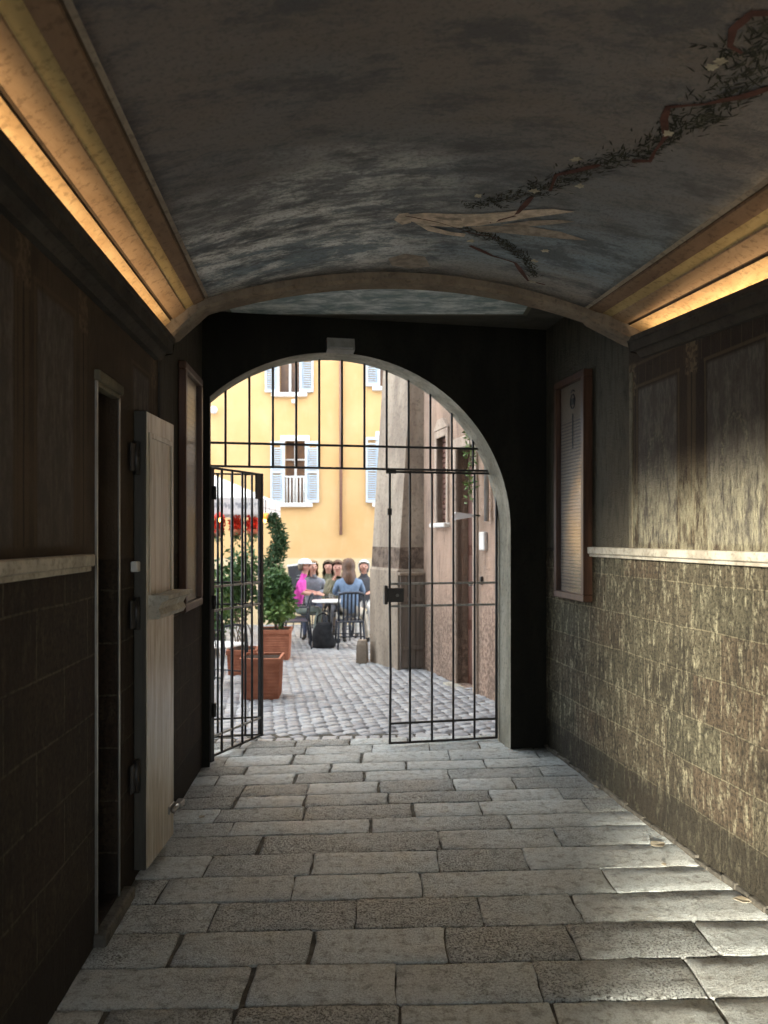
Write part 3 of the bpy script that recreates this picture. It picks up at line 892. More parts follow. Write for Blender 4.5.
# ------------------------------------------------------------------ yellow house across the square
FY = 17.0
def fx(px): return (px-384)/F*FY
def fz(py): return EYE+(HZ-py)/F*FY
def ochre():
    m = NT('ochre_render', .9, .15)
    x, y, z = m.sep()
    n = m.noise(m.oc(), .9, 5., .6); f = m.noise(m.scale(m.oc(), (1., 1., .4)), 4., 5., .65)
    c = m.mix(m.mr(n, .35, .65), (.68, .445, .215, 1), (.64, .395, .175, 1))
    c = m.mix(m.math('MULTIPLY', m.mr(f, .5, .72), .35), c, (.69, .50, .28, 1))
    lowc = m.mix(m.mr(f, .4, .65), (.70, .56, .36, 1), (.68, .52, .31, 1))
    m.color(m.mix(m.mr(z, 1.50, 1.56), lowc, c)); m.bump(f, .2, .01)
    return m.m
M_OCHRE = ochre()
M_WHITESTONE = simple('white_window_stone', (.80, .78, .74, 1), (.70, .68, .64, 1), .7, .2, sc=6.)
M_SHUTTER = simple('pale_blue_shutter', (.58, .66, .74, 1), (.50, .58, .66, 1), .6, .3, sc=8.)
M_ROOM = simple('curtained_pane', (.22, .12, .06, 1), (.12, .07, .045, 1), .3, .5, sc=3., bump=0)
M_PIPE = simple('copper_downpipe', (.36, .20, .15, 1), (.30, .17, .12, 1), .6)
house = thing('yellow_house', 'yellow ochre house with pale blue shutters across the square', 'building', T(0, FY, -.5))
HB = .5
wins = []   # (centre x, half opening, z0, z1, railing)
wins.append((fx(295), fx(305)-fx(295), fz(503), fz(441), True))
wins.append((fx(289.5), fx(299)-fx(289), fz(393), fz(393)+1.45, False))
wins.append((fx(390), .22, fz(387), fz(387)+1.45, False))
wins.append((fx(390), .22, fz(503), fz(437), True))
wins.append((fx(150), .22, fz(503), fz(441), True))
wins.append((fx(150), .22, fz(393), fz(393)+1.45, False))
wb = MB(); wb.grid_wall([-9., 7.], [0., 9.5], [(c-h, c+h, z0+HB, z1+HB) for c, h, z0, z1, r in wins], 0., .4)
wb.build('wall', M_OCHRE, house)
for c, h, z0, z1, rl in wins:
    w = MB(); z0_, z1_ = z0+HB, z1+HB
    w.box(c-h-.10, c-h, -.03, .04, z0_, z1_+.12, .006); w.box(c+h, c+h+.10, -.03, .04, z0_, z1_+.12, .006)
    w.box(c-h, c+h, -.03, .04, z1_, z1_+.12, .006)
    w.box(c-.025, c+.025, .10, .14, z0_, z1_); w.box(c-h, c+h, .10, .14, z0_+.95, z0_+.98)
    w = w.build('window', M_WHITESTONE, house)
    MB().box(c-h-.17, c+h+.17, -.10, .10, z0_-.09, z0_, .01).build('sill', M_WHITESTONE, w)
    MB().box(c-h, c+h, .15, .17, z0_, z1_).build('pane', M_ROOM, w)
    for sg in (-1, 1):
        a = c+sg*(h+.015); e = c+sg*(h+.31)
        s_ = MB(); lo, hi = min(a, e), max(a, e)
        s_.box(lo, lo+.04, -.075, -.035, z0_+.01, z1_-.01); s_.box(hi-.04, hi, -.075, -.035, z0_+.01, z1_-.01)
        for zz in (z0_+.01, (z0_+z1_)/2-.03, z1_-.07): s_.box(lo+.04, hi-.04, -.075, -.035, zz, zz+.06)
        k = 0; zz = z0_+.10
        while zz < z1_-.12:
            if abs(zz-(z0_+z1_)/2) > .06:
                s_.box(lo+.04, hi-.04, -.022, .022, -.004, .004, M=Matrix.Translation((0, -.05, zz)) @ Matrix.Rotation(.7, 4, 'X'))
            zz += .05
        s_.build('shutter', M_SHUTTER, w)
    if rl:
        r = MB(); r.box(c-h, c+h, -.02, .02, z0_+.56, z0_+.60)
        k = c-h+.04
        while k < c+h: r.tube([(k, 0, z0_), (k, 0, z0_+.56)], .016, 6); k += .075
        r.build('railing', M_WHITESTONE, w)
MB().tube([(fx(341), -.06, fz(535)+HB), (fx(341), -.06, 9.)], .035, 10).build('downpipe', M_PIPE, house)
ml = MB(); ml.box(fx(292), fx(297), -.12, 0, fz(404)+HB, fz(400)+HB, .02); ml.build('wall_lamp', M_WHITESTONE, house)
ml = MB(); ml.tube([(fx(215), -.02, fz(412)+HB), (fx(215), -.16, fz(411)+HB)], [.05, .09], 10); ml.build('alarm_bell', M_WHITESTONE, house)

# ------------------------------------------------------------------ old house along the lane
def oldwall():
    m = NT('old_house_render', .92, .15)
    x, y, z = m.sep()
    n = m.noise(m.scale(m.oc(), (2., 2., .8)), 1.2, 6., .65, .8); f = m.noise(m.oc(), 22., 5., .7)
    c = m.mix(m.mr(n, .36, .64), (.47, .33, .25, 1), (.34, .245, .185, 1))
    c = m.mix(m.math('MULTIPLY', m.mr(m.noise(m.scale(m.oc(), (5., 5., 1.2)), 1., 6., .7), .5, .68), .8), c, (.20, .145, .115, 1))
    lowm = m.math('MULTIPLY', m.mr(m.math('ADD', z, m.math('MULTIPLY', n, 1.2)), 1.9, 1.3), m.mr(f, .44, .56))
    c = m.mix(m.math('MULTIPLY', lowm, .7), c, (.14, .10, .078, 1))
    m.color(c); m.bump(m.math('ADD', m.math('MULTIPLY', n, 1.), f), .9, .03)
    return m.m
M_OLD = oldwall()
M_PIER = plaster('buttress_render', (.40, .335, .265, 1), (.27, .22, .175, 1), .92, 3., .8, .02)
M_PLINTH = plaster('plinth_stone', (.36, .295, .23, 1), (.24, .195, .15, 1), .92, 3., .6, .015)
M_ROUGH = plaster('bare_rubble', (.25, .19, .15, 1), (.12, .09, .07, 1), .95, 9., 1., .03, False)
M_PINKFRAME = plaster('pink_stone_frame', (.50, .40, .32, 1), (.38, .30, .24, 1), .9, 4., .3, .008)
C0, C1 = Vector((.50, 9.68)), Vector((1.12, 7.0))
WLN = (C1-C0).length; wa = math.atan2(C1.y-C0.y, C1.x-C0.x)
MW = T(C0.x, C0.y, -.25, wa)          # x runs from the buttress towards the passage, -y faces the lane? see below
# the lane lies on the side of -y rotated: for direction (.22,-.97) the right-hand side (local -y) is west, the lane
old = thing('old_house', 'weathered pink plastered house with brown door along the lane', 'building', MW)
def ws(px):    # wall parameter seen at picture column px
    k = (px-384)/F
    d = (C1-C0)/WLN
    return (k*C0.y-C0.x)/(d.x-k*d.y)
def wz(py, px):
    s_ = ws(px); Y = C0.y+(C1-C0).y/WLN*s_
    return EYE+(HZ-py)/F*Y+.25
wn = (ws(438), ws(447.5), wz(523, 443), wz(437, 443))
dr = (ws(457.5), ws(475), 0.16, wz(447, 466))
b = MB(); b.grid_wall([-.0, WLN+1.2], [0., 6.], [wn, dr], 0., 2.5); b.build('wall', M_OLD, old)
w = MB()
w.box(wn[0]-.07, wn[0], -.025, .05, wn[2], wn[3]+.09, .008); w.box(wn[1], wn[1]+.07, -.025, .05, wn[2], wn[3]+.09, .008); w.box(wn[0], wn[1], -.025, .05, wn[3], wn[3]+.09, .008)
w.prism([(wn[0]-.08, wn[3]+.092), (wn[1]+.08, wn[3]+.092), ((wn[0]+wn[1])/2+.1, wn[3]+.21), ((wn[0]+wn[1])/2-.1, wn[3]+.21)], -.035, .02, 'y')
w = w.build('window', M_PINKFRAME, old)
MB().box(wn[0]-.10, wn[1]+.10, -.08, .06, wn[2]-.05, wn[2], .01).build('sill', M_WHITESTONE, w)
sh = MB(); sh.box(wn[0], wn[1], .07, .10, wn[2], wn[3])
zz = wn[2]+.05
while zz < wn[3]-.03: sh.box(wn[0]+.02, wn[1]-.02, .05, .075, zz, zz+.045, .004); zz += .06
sh.build('shutter', M_BROWNDOOR, w)
for k in range(5): MB().tube([(wn[1]-.05, .03, wn[2]+.12+k*.2), (wn[1]-.02, .0, wn[2]+.13+k*.2)], .012, 6).build('shutter_hinge', M_STEEL, w)
d = MB()
d.box(dr[0]-.10, dr[0], -.03, .06, 0., dr[3]+.12, .01); d.box(dr[1], dr[1]+.10, -.03, .06, 0., dr[3]+.12, .01); d.box(dr[0], dr[1], -.03, .06, dr[3], dr[3]+.12, .01)
d = d.build('door_frame', M_PINKFRAME, old)
dl = MB(); dl.box(dr[0], dr[1], .12, .16, dr[2], dr[3])
wm = (dr[0]+dr[1])/2
for a, c in ((dr[0]+.03, wm-.015), (wm+.015, dr[1]-.03)):
    for z0, z1 in ((.25, .75), (.85, 1.55), (1.65, dr[3]-.08)): dl.box(a+.03, c-.03, .10, .121, z0, z1, .012)
dl.box(wm-.01, wm+.01, .10, .121, dr[2], dr[3])
dl = dl.build('door_leaf', M_BROWNDOOR, d)
MB().tube([(wm-.04, .10, 1.25), (wm-.04, .05, 1.25)], [.012, .025], 10).build('knob', M_STEEL, dl)
MB().box(dr[0]-.12, dr[1]+.12, -.14, .10, 0.0, .155, .012).build('step', M_MARBLE, d)
# small things on the lane wall
bx = MB(); bx.box(dr[1]+.22, dr[1]+.36, -.04, 0, 1.62, 1.80, .008); bx.build('meter_box', M_WHITESTONE, old)
bx = MB(); bx.box(dr[1]+.20, dr[1]+.25, -.03, 0, 1.28, 1.36, .008); bx.build('letter_slot', M_IRON, old)
bx = MB(); bx.tube([(dr[1]+.46, -.05, 1.9), (dr[1]+.46, -.05, 4.5)], .025, 8); bx.build('downpipe', M_STEEL, old)

# buttress with plinth at the corner
pier = thing('corner_buttress', 'leaning plastered buttress at the corner of the old house', 'buttress', T(0, 0, -.25))
foot = [(-.19, 10.42), (.17, 9.585), (.50, 9.685), (.62, 9.9), (.5, 11.2)]
mid = [(-.17, 10.42), (.185, 9.62), (.505, 9.70), (.62, 9.9), (.5, 11.2)]
top = [(.06, 10.50), (.42, 9.78), (.60, 9.82), (.68, 9.95), (.62, 11.2)]
b = MB(); b.loft([[(x, y, -.05) for x, y in foot], [(x, y, 1.32) for x, y in foot], [(x+.012, y+.02, 1.35) for x, y in foot]]); b.build('plinth', M_PLINTH, pier)
def lerp(A, B, t): return [(a[0]+(c[0]-a[0])*t, a[1]+(c[1]-a[1])*t) for a, c in zip(A, B)]
b = MB(); b.loft([[(x, y, 1.351) for x, y in mid], [(x, y, 1.62) for x, y in lerp(mid, top, .06)]]); b.build('bare_patch', M_ROUGH, pier)
b = MB(); n = 10
b.loft([[(x, y, 1.621+(5.2-1.621)*k/n) for x, y in lerp(mid, top, .06+.94*k/n)] for k in range(n+1)]); b.build('shaft', M_PIER, pier)
cab = thing('wooden_hatch', 'grey weathered wooden hatch low in the recess behind the buttress', 'hatch', T(.34, 9.60, ground(9.6), math.atan2(.1, .33)))
b = MB()
for k in range(3): b.box(-.15+k*.101, -.05+k*.101-.004, -.03, 0., .02, 1.17, .004)
b.build('boards', M_WEATHERED, cab)
for z in (.25, .85): MB().box(-.15, .145, -.042, -.030, z, z+.05, .003).build('batten', M_WEATHERED, cab)
MB().box(-.17, .165, -.05, .02, 1.172, 1.21, .006).build('cap', M_PLINTH, cab)
gs = MB()
gs.loft([[(x*s_, y*s_, z) for x, y in ((-.07, -.09), (.07, -.09), (.09, .09), (-.07, .09))] for s_, z in ((1., -.02), (1., .12), (.92, .24), (.72, .30))])
tag(gs.build('guard_stone', M_PLINTH, M=T(-.30, 10.30, ground(10.3))), 'low wedge shaped guard stone at the foot of the buttress', 'stone')
# small white sign on an iron arm
sd = (ws(456)+ws(472))/2
sg_ = thing('hanging_sign', 'small white sign board on an arm beside the brown door', 'sign', MW @ T(ws(481), -.006, wz(516, 478)))
MB().tube([(0, -.004, 0), (0, -.06, .005), (0, -.10, .0)], .008, 8).build('arm', M_IRON, sg_)
b = MB(); b.prism([(-.08, -.012), (-.27, -.045), (-.29, -.01), (-.27, .035), (-.08, .012)], -.03, .03, 'x'); b.build('board', simple('white_enamel', (.88, .88, .90, 1), (.82, .82, .84, 1), .4), sg_)

# ------------------------------------------------------------------ plants

M_LEAFG = simple('green_leaf', (.10, .19, .055, 1), (.045, .10, .030, 1), .5, .4, sc=9., bump=0)
M_LEAFY = simple('yellow_green_leaf', (.20, .30, .08, 1), (.10, .18, .05, 1), .5, .4, sc=9., bump=0)
M_CYP = simple('cypress_leaf', (.075, .13, .055, 1), (.035, .075, .03, 1), .7, .3, sc=9., bump=0)
M_STEM = simple('twig_bark', (.26, .21, .15, 1), (.16, .125, .09, 1), .9)
M_RED = simple('red_blossom', (.75, .06, .03, 1), (.55, .04, .02, 1), .6, sc=20., bump=0)
def terracotta():
    m = NT('terracotta', .85, .2)
    x, y, z = m.sep(); n = m.noise(m.oc(), 9., 5.)
    m.color(m.mix(m.mr(n, .35, .65), (.46, .185, .11, 1), (.36, .135, .08, 1)))
    m.bump(m.noise(m.oc(), 60.), .15, .004); return m.m
M_TERRA = terracotta()
M_SOIL = simple('soil', (.06, .04, .03, 1), (.03, .02, .015, 1), .95, .1, sc=30., bump=.8)
rl_ = random.Random(11)
def leaves(b, pts, L, w, mi=0):
    b.mi = mi
    for p in pts:
        d = Vector((rl_.gauss(0, 1), rl_.gauss(0, 1), rl_.gauss(.25, .7))).normalized()
        sd = d.orthogonal().normalized(); sd.rotate(Matrix.Rotation(rl_.random()*6.28, 3, d))
        l = L*rl_.uniform(.7, 1.3); ww = w*rl_.uniform(.7, 1.2); nn = d.cross(sd)
        p = Vector(p)
        a, c, e, g = p, p+d*l*.5+sd*ww+nn*ww*.4, p+d*l, p+d*l*.5-sd*ww+nn*ww*.4
        va, vc, ve, vg = (b.bm.verts.new(q) for q in (a, c, e, g))
        b._tag([b.bm.faces.new((va, vc, ve)), b.bm.faces.new((va, ve, vg))])
def ball(c, r, n, hollow=.55):
    out = []
    for _ in range(n):
        v = Vector((rl_.gauss(0, 1), rl_.gauss(0, 1), rl_.gauss(0, 1))).normalized()*(hollow+(1-hollow)*rl_.random())
        k = 1+.18*math.sin(v.x*9+v.z*7)
        out.append((c[0]+v.x*r[0]*k, c[1]+v.y*r[1]*k, c[2]+v.z*r[2]*k))
    return out
def box_planter(label, x, y, w, h, rz, dep=None):
    dep = dep or w
    t = thing('planter', label, 'planter', T(x, y, ground(y)+.002, rz))
    b = MB()
    def R(k, z): return [(sx*w/2*k, sy*dep/2*k, z) for sx, sy in ((-1,-1), (1,-1), (1,1), (-1,1))]
    rings = [R(.86, 0.)]
    z = .02; q = 0
    while z < h-.07:
        k = .86+.08*z/h
        rings += [R(k, z), R(k+.012, z+.008), R(k+.012, z+.018), R(k, z+.026)]; z += .034
    rings += [R(.94, h-.055)]
    b.loft(rings); b.build('box', M_TERRA, t)
    b = MB()
    b.loft([R(.95, h-.055), R(1., h-.05), R(1., h-.004), R(.99, h), R(.88, h), R(.87, h-.03)], cap=True); b.build('rim', M_TERRA, t)
    MB().box(-w*.43, w*.43, -dep*.43, dep*.43, h-.028, h-.018).build('soil', M_SOIL, t)
    return t
box_planter('ribbed terracotta box planter standing in front, nearest the gate', -1.20, 7.60, .40, .40, .03)
box_planter('terracotta box planter behind the ribbed one, under the bushy shrub', -1.51, 10.75, .44, .42, .04)
box_planter('terracotta planter behind the open gate bars holding twining stems', -1.70, 9.25, .36, .30, .1)

sb = thing('shrub', 'round bushy green shrub in the rear terracotta planter', 'shrub', T(-1.50, 10.75, ground(10.75)+.410))
b = MB(); leaves(b, ball((0, 0, .47), (.22, .24, .38), 1500), .085, .024, 0); leaves(b, ball((.05, -.05, .27), (.22, .22, .20), 600), .08, .022, 1)
b.build('foliage', [M_LEAFG, M_LEAFY], sb)
b = MB()
for k in range(5): b.tube([(rl_.uniform(-.04, .04), rl_.uniform(-.04, .04), 0), (rl_.uniform(-.1, .1), rl_.uniform(-.1, .1), .3), (rl_.uniform(-.2, .2), rl_.uniform(-.2, .2), .6)], [.012, .009, .005], 6)
b.build('stems', M_STEM, sb)
cp = thing('topiary_cypress', 'tall spiral clipped cypress rising behind the bushy shrub', 'tree', T(-1.60, 11.4, ground(11.4)+.002))
b = MB(); pts = []
for k in range(3600):
    z = rl_.uniform(.55, 2.02); f = (z-.55)/1.47
    a = z*7.6; R_ = .055; r = .13*(1-f)**.7+.085
    c = (math.cos(a)*R_, math.sin(a)*R_)
    v = Vector((rl_.gauss(0, 1), rl_.gauss(0, 1), rl_.gauss(0, 1))).normalized()*r*(.5+.5*rl_.random())
    pts.append((c[0]+v.x, c[1]+v.y, z+v.z*.6))
leaves(b, pts, .065, .015); b.build('foliage', M_CYP, cp)
MB().tube([(0, 0, 0), (.01, 0, 1.0), (0, 0, 1.95)], [.025, .018, .008], 8).build('trunk', M_STEM, cp)
pb = MB(); pb.lathe([(.14, 0), (.17, .30), (.19, .31), (.19, .36), (.16, .36), (.155, .33)], 20); pb.build('pot', M_TERRA, cp)

hv = thing('trailing_vine', 'thin green vine trailing down the lane wall beside the brown door', 'plant', MW @ T(ws(483), -.12, 0))
b = MB(); vp = [(.02*math.sin(k*1.1), -.02-.01*math.cos(k), 2.78-.09*k) for k in range(8)]
b.tube(vp, .006, 6); b.build('stem', M_STEM, hv)
b = MB(); leaves(b, [(p[0]+rl_.gauss(0, .025), p[1]+rl_.gauss(0, .015), p[2]+rl_.gauss(0, .04)) for p in vp for _ in range(14)], .06, .014); b.build('foliage', M_LEAFY, hv)
# twining climber in the planter behind the gate
cl = thing('climbing_plant', 'leafy climber with bare twining stems behind the open gate bars', 'plant', T(-1.70, 9.25, ground(9.25)+.292))
b = MB()
for k in range(9):
    a0 = rl_.random()*6.28; r0 = .03+.03*rl_.random(); x0 = rl_.uniform(-.06, .06)
    b.tube([(x0+math.cos(a0+q*.9)*r0*(1+.22*q), math.sin(a0+q*.9)*r0, q*.12) for q in range(8)], [.008-.0006*q for q in range(8)], 6)
b.build('stems', M_STEM, cl)
b = MB(); leaves(b, ball((-.02, 0, .82), (.30, .24, .42), 1000, .3), .08, .022, 0); leaves(b, ball((-.15, .0, .56), (.22, .2, .25), 350, .3), .07, .02, 1)
b.build('foliage', [M_LEAFG, M_LEAFY], cl)
h2 = thing('shrub', 'loose leafy shrub behind the climber, under the white parasol', 'shrub', T(-2.42, 11.0, ground(11.)+.002))
b = MB(); leaves(b, ball((0, 0, .72), (.40, .32, .55), 1400, .3), .09, .026, 0); leaves(b, ball((.1, -.1, .95), (.35, .25, .35), 400, .3), .08, .022, 1); b.build('foliage', [M_LEAFG, M_LEAFY], h2)
b = MB()
for k in range(6): b.tube([(rl_.uniform(-.06, .06), rl_.uniform(-.05, .05), .0), (rl_.uniform(-.12, .12), rl_.uniform(-.1, .1), .35), (rl_.uniform(-.25, .25), rl_.uniform(-.2, .2), .8)], [.014, .01, .005], 6)
b.build('stems', M_STEM, h2)

# ------------------------------------------------------------------ parasol with lamps and red flowers
M_CANVAS = simple('white_canvas', (.84, .83, .80, 1), (.78, .77, .74, 1), .8, .2, sc=4., bump=.1)
def valance_mat():
    m = NT('lettered_valance', .8, .2)
    x, y, z = m.sep()
    mark = m.math('MULTIPLY', m.band(z, 2.26, 2.365, .006), m.mr(m.noise(m.comb(m.math('MULTIPLY', x, 26.), m.math('MULTIPLY', z, 11.), 0.), 1., 1., .5), .50, .54))
    m.color(m.mix(m.math('MULTIPLY', mark, .75), (.66, .62, .60, 1), (.24, .24, .27, 1))); return m.m
M_VAL = valance_mat()
para = thing('parasol', 'white square cafe parasol with grey lettered valance', 'parasol', T(-3.10, 13.6, ground(13.6)))
gz = -ground(13.6)
b = MB(); hw = 1.12; ez = 2.13+gz; az = 2.62+gz
C_ = [(-hw, -hw), (hw, -hw), (hw, hw), (-hw, hw)]
for k in range(4):
    p, q = C_[k], C_[(k+1) % 4]
    b.bm.faces.new([b.bm.verts.new(v) for v in ((p[0], p[1], ez), (q[0], q[1], ez), (0, 0, az))])
can = b.build('canopy', M_CANVAS, para); md = can.modifiers.new('t', 'SOLIDIFY'); md.thickness = .012
for k in range(4):
    p, q = C_[k], C_[(k+1) % 4]
    b = MB(); n = 16
    for i in range(n):
        A_ = (p[0]+(q[0]-p[0])*i/n, p[1]+(q[1]-p[1])*i/n); B_ = (p[0]+(q[0]-p[0])*(i+1)/n, p[1]+(q[1]-p[1])*(i+1)/n)
        o_ = .012*math.sin(i*1.3); o2 = .012*math.sin((i+1)*1.3)
        b.quad((A_[0], A_[1], ez), (B_[0], B_[1], ez), (B_[0], B_[1]+o2, ez-.26), (A_[0], A_[1]+o_, ez-.26))
    v_ = b.build('valance', M_VAL, para); md = v_.modifiers.new('t', 'SOLIDIFY'); md.thickness = .006
MB().tube([(0, 0, .05), (0, 0, az)], .025, 10).build('pole', M_WHITEPLASTIC, para)
MB().lathe([(.3, 0), (.3, .05), (.06, .07), (.05, .12)], 20).build('base', M_IRON, para)
for p in C_: MB().tube([(0, 0, az-.03), (p[0], p[1], ez-.01)], .012, 6).build('rib', M_WHITEPLASTIC, para)
M_BULB = emit('warm_bulb', (1., .42, .10, 1), 14.)
M_ORANGE = emit('orange_shade', (1., .30, .04, 1), .9)
def hang_lamp(x, y, z, label, big):
    t = thing('hanging_lamp', label, 'lamp', T(x, y, z))
    MB().tube([(0, 0, .09), (0, 0, .32)], .006, 6).build('cord', M_IRON, t)
    MB().lathe([(.03, .10), (.07, .06), (.10, .0), (.095, .0), (.06, .055)], 18).build('shade', M_ORANGE if not big else M_RED, t)
    MB().lathe([(.005, -.055), (.032, -.035), (.04, 0), (.03, .03), (.01, .045)], 14).build('bulb', M_BULB, t)
hang_lamp(-2.62, 12.25, ground(12.25)+2.05, 'lit lamp glowing orange under the parasol edge beside the gate post', True)
hang_lamp(-1.925, 12.52, ground(12.5)+2.05, 'orange lamp at the free corner of the parasol', False)
for i, (x, lab) in enumerate(((-2.75, 'hanging basket of red flowers nearest the gate post'), (-2.45, 'hanging basket of red flowers in the middle under the parasol edge'), (-2.17, 'hanging basket of red flowers nearest the parasol corner'))):
    t = thing('hanging_basket', lab, 'flowers', T(x, 12.75, ground(12.75)+1.78), 'flower baskets under the parasol')
    MB().lathe([(.05, .0), (.09, .05), (.11, .12), (.10, .12)], 14).build('pot', M_TERRA, t)
    b = MB(); leaves(b, ball((0, 0, .20), (.115, .14, .13), 330, .4), .05, .026); b.build('blossom', M_RED, t)
    b = MB(); leaves(b, ball((0, 0, .03), (.095, .12, .14), 200, .4), .045, .018); b.build('foliage', M_LEAFG, t)
    MB().tube([(0, 0, .10), (0, 0, .62)], .004, 5).build('hanger', M_IRON, t)

# ------------------------------------------------------------------ cafe furniture
M_CHAIR = simple('dark_chair_paint', (.030, .036, .050, 1), (.02, .024, .034, 1), .45, .4)
def slat_chair(label, M, group):
    t = thing('cafe_chair', label, 'chair', M, group)
    MB().box(-.21, .21, -.21, .21, .415, .44, .012).build('seat', M_CHAIR, t)
    for sx in (-1, 1):
        MB().tube([(sx*.19, .19, .43), (sx*.21, .23, 0)], [.02, .013], 8).build('leg', M_CHAIR, t)
        MB().tube([(sx*.19, -.19, .43), (sx*.21, -.25, 0)], [.02, .013], 8).build('leg', M_CHAIR, t)
        MB().tube([(sx*.19, -.195, .45), (sx*.205, -.23, .66), (sx*.19, -.27, .86)], .016, 8).build('back_post', M_CHAIR, t)
    MB().tube([(-.19, -.27, .86), (-.10, -.29, .885), (.10, -.29, .885), (.19, -.27, .86)], .02, 8).build('top_rail', M_CHAIR, t)
    for k in range(5):
        x = -.12+.06*k
        MB().box(x-.014, x+.014, -.006, .006, 0, .43, .003, M=Matrix.Translation((0, -.205, .45)) @ Matrix.Rotation(.19, 4, 'X')).build('slat', M_CHAIR, t)
    for y in (.2, -.21): MB().tube([(-.198, y, .2), (.198, y, .2)], .009, 6).build('stretcher', M_CHAIR, t)
    return t
GC = 'dark slat back chairs around the cafe table'
def GP(X, Y, rz=0): return T(X, Y, ground(Y)+.003, rz)
chair = slat_chair('dark slat back chair under the woman in the denim jacket', GP(-.54, 12.15, .15), GC)
dup(chair, GP(-.80, 13.60, PI), 'dark slat back chair under the short haired man facing the square')
dup(chair, GP(-1.28, 14.0, PI), 'dark slat back chair under the woman with fair hair')
dup(chair, GP(-1.46, 12.9, -PI*.5), 'dark slat back chair under the man in the white cap')
dup(chair, GP(-.37, 14.3, PI), 'dark slat back chair under the white haired sitter')

def arm_chair(label, M, group=None, pale=False):
    t = thing('metal_armchair', label, 'chair', M, group)
    MB().box(-.22, .22, -.21, .21, .42, .44, .01).build('seat', M_WHITESTONE if pale else M_CHAIR, t)
    for sx in (-1, 1):
        MB().tube([(sx*.22, .21, 0), (sx*.215, .20, .44), (sx*.22, .17, .62), (sx*.22, .0, .66), (sx*.21, -.20, .66)], .013, 8).build('front_leg', M_CHAIR, t)
        MB().tube([(sx*.21, -.27, 0), (sx*.20, -.21, .42), (sx*.20, -.24, .70), (sx*.17, -.28, .82)], .013, 8).build('rear_leg', M_CHAIR, t)
    MB().tube([(-.17, -.28, .82), (-.08, -.30, .85), (.08, -.30, .85), (.17, -.28, .82)], .013, 8).build('top_rail', M_CHAIR, t)
    MB().tube([(-.2, -.23, .62), (.2, -.23, .62)], .009, 6).build('back_rail', M_CHAIR, t)
    for k in range(3): MB().tube([(-.1+.1*k, -.215, .44), (-.1+.1*k, -.295, .845)], .007, 6).build('back_bar', M_CHAIR, t)
    for y in (.2, -.24): MB().tube([(-.21, y, .12), (.21, y, .12)], .008, 6).build('stretcher', M_CHAIR, t)
    return t
arm_chair('empty dark metal armchair standing beside the bushy shrub', GP(-1.42, 12.1, PI*.55))
arm_chair('dark metal armchair with a pale seat seen through the open gate bars', GP(-1.78, 8.35, -.4), None, True)

tb = thing('cafe_table', 'small round white topped table among the seated people', 'table', GP(-.90, 12.75))
MB().lathe([(.02, .70), (.31, .70), (.315, .71), (.31, .722), (.02, .722)], 28).build('table_top', M_WHITESTONE, tb)
MB().tube([(0, 0, .03), (0, 0, .70)], .025, 10).build('pedestal', M_IRON, tb)
MB().lathe([(.09, 0), (.09, .02), (.04, .04)], 20).build('base', M_IRON, tb)
for i, (x, y, lab) in enumerate(((.10, -.12, 'drinking glass nearest the woman in denim on the white table'), (.02, .16, 'drinking glass farther back on the white table'))):
    g = MB(); g.lathe([(.022, 0), (.03, .11), (.027, .11), (.02, .008)], 14)
    tag(g.build('drinking_glass', M_GLASS, M=GP(-.93+x, 12.75+y) @ T(0, 0, .7235)), lab, 'glass')

# menu board on an easel
eb = thing('menu_board', 'black menu board on an easel behind the man in the white cap', 'menu board', GP(-1.68, 15.9, .1))
M_BLACK = simple('blackboard', (.030, .030, .034, 1), (.045, .045, .05, 1), .6, .3, sc=5., bump=0)
Mt = Matrix.Translation((0, 0, .62)) @ Matrix.Rotation(-.12, 4, 'Y') @ Matrix.Rotation(-.2, 4, 'X')
b = MB(); b.box(-.23, .23, -.02, .02, 0, .70, .004, M=Mt); b.build('board', M_BLACK, eb)
b = MB(); b.box(-.24, .24, -.025, .025, .70, .735, .004, M=Mt); b.build('top_strip', M_WHITESTONE, eb)
b = MB(); 
for k, (w_, z_) in enumerate(((.10, .48), (.16, .42), (.12, .36))): b.box(-w_/2, w_/2, -.024, -.0205, z_, z_+.014, M=Mt)
b.build('chalk_lines', simple('chalk', (.35, .35, .35, 1), bump=0), eb)
for sx in (-1, 1): MB().tube([(sx*.20, -.05, 0), (sx*.14+.07, .10, 1.1)], .014, 6).build('leg', M_WEATHERED, eb)
MB().tube([(0, .45, 0), (.07, .13, 1.1)], .014, 6).build('leg', M_WEATHERED, eb)

# dark bag by the chairs
bag = thing('shoulder_bag', 'large slumped black bag on the ground beside the denim woman', 'bag', GP(-.96, 12.15))
b = MB()
prof = [(.17, .0, .12), (.19, .06, .13), (.175, .16, .12), (.15, .27, .09), (.13, .36, .05), (.12, .40, .02)]
b.loft([[(w*math.cos(a*PI/8)+.02*math.sin(z*20), d*math.sin(a*PI/8), z) for a in range(16)] for w, z, d in prof]); 
for f in b.bm.faces: f.smooth = True
M_BAG = simple('black_cloth', (.018, .018, .02, 1), (.03, .03, .032, 1), .85, .2)
b.build('body', M_BAG, bag)
MB().tube([(-.10, 0, .37), (-.09, 0, .50), (.0, .0, .55), (.09, 0, .50), (.10, 0, .37)], .012, 8).build('strap', M_BAG, bag)

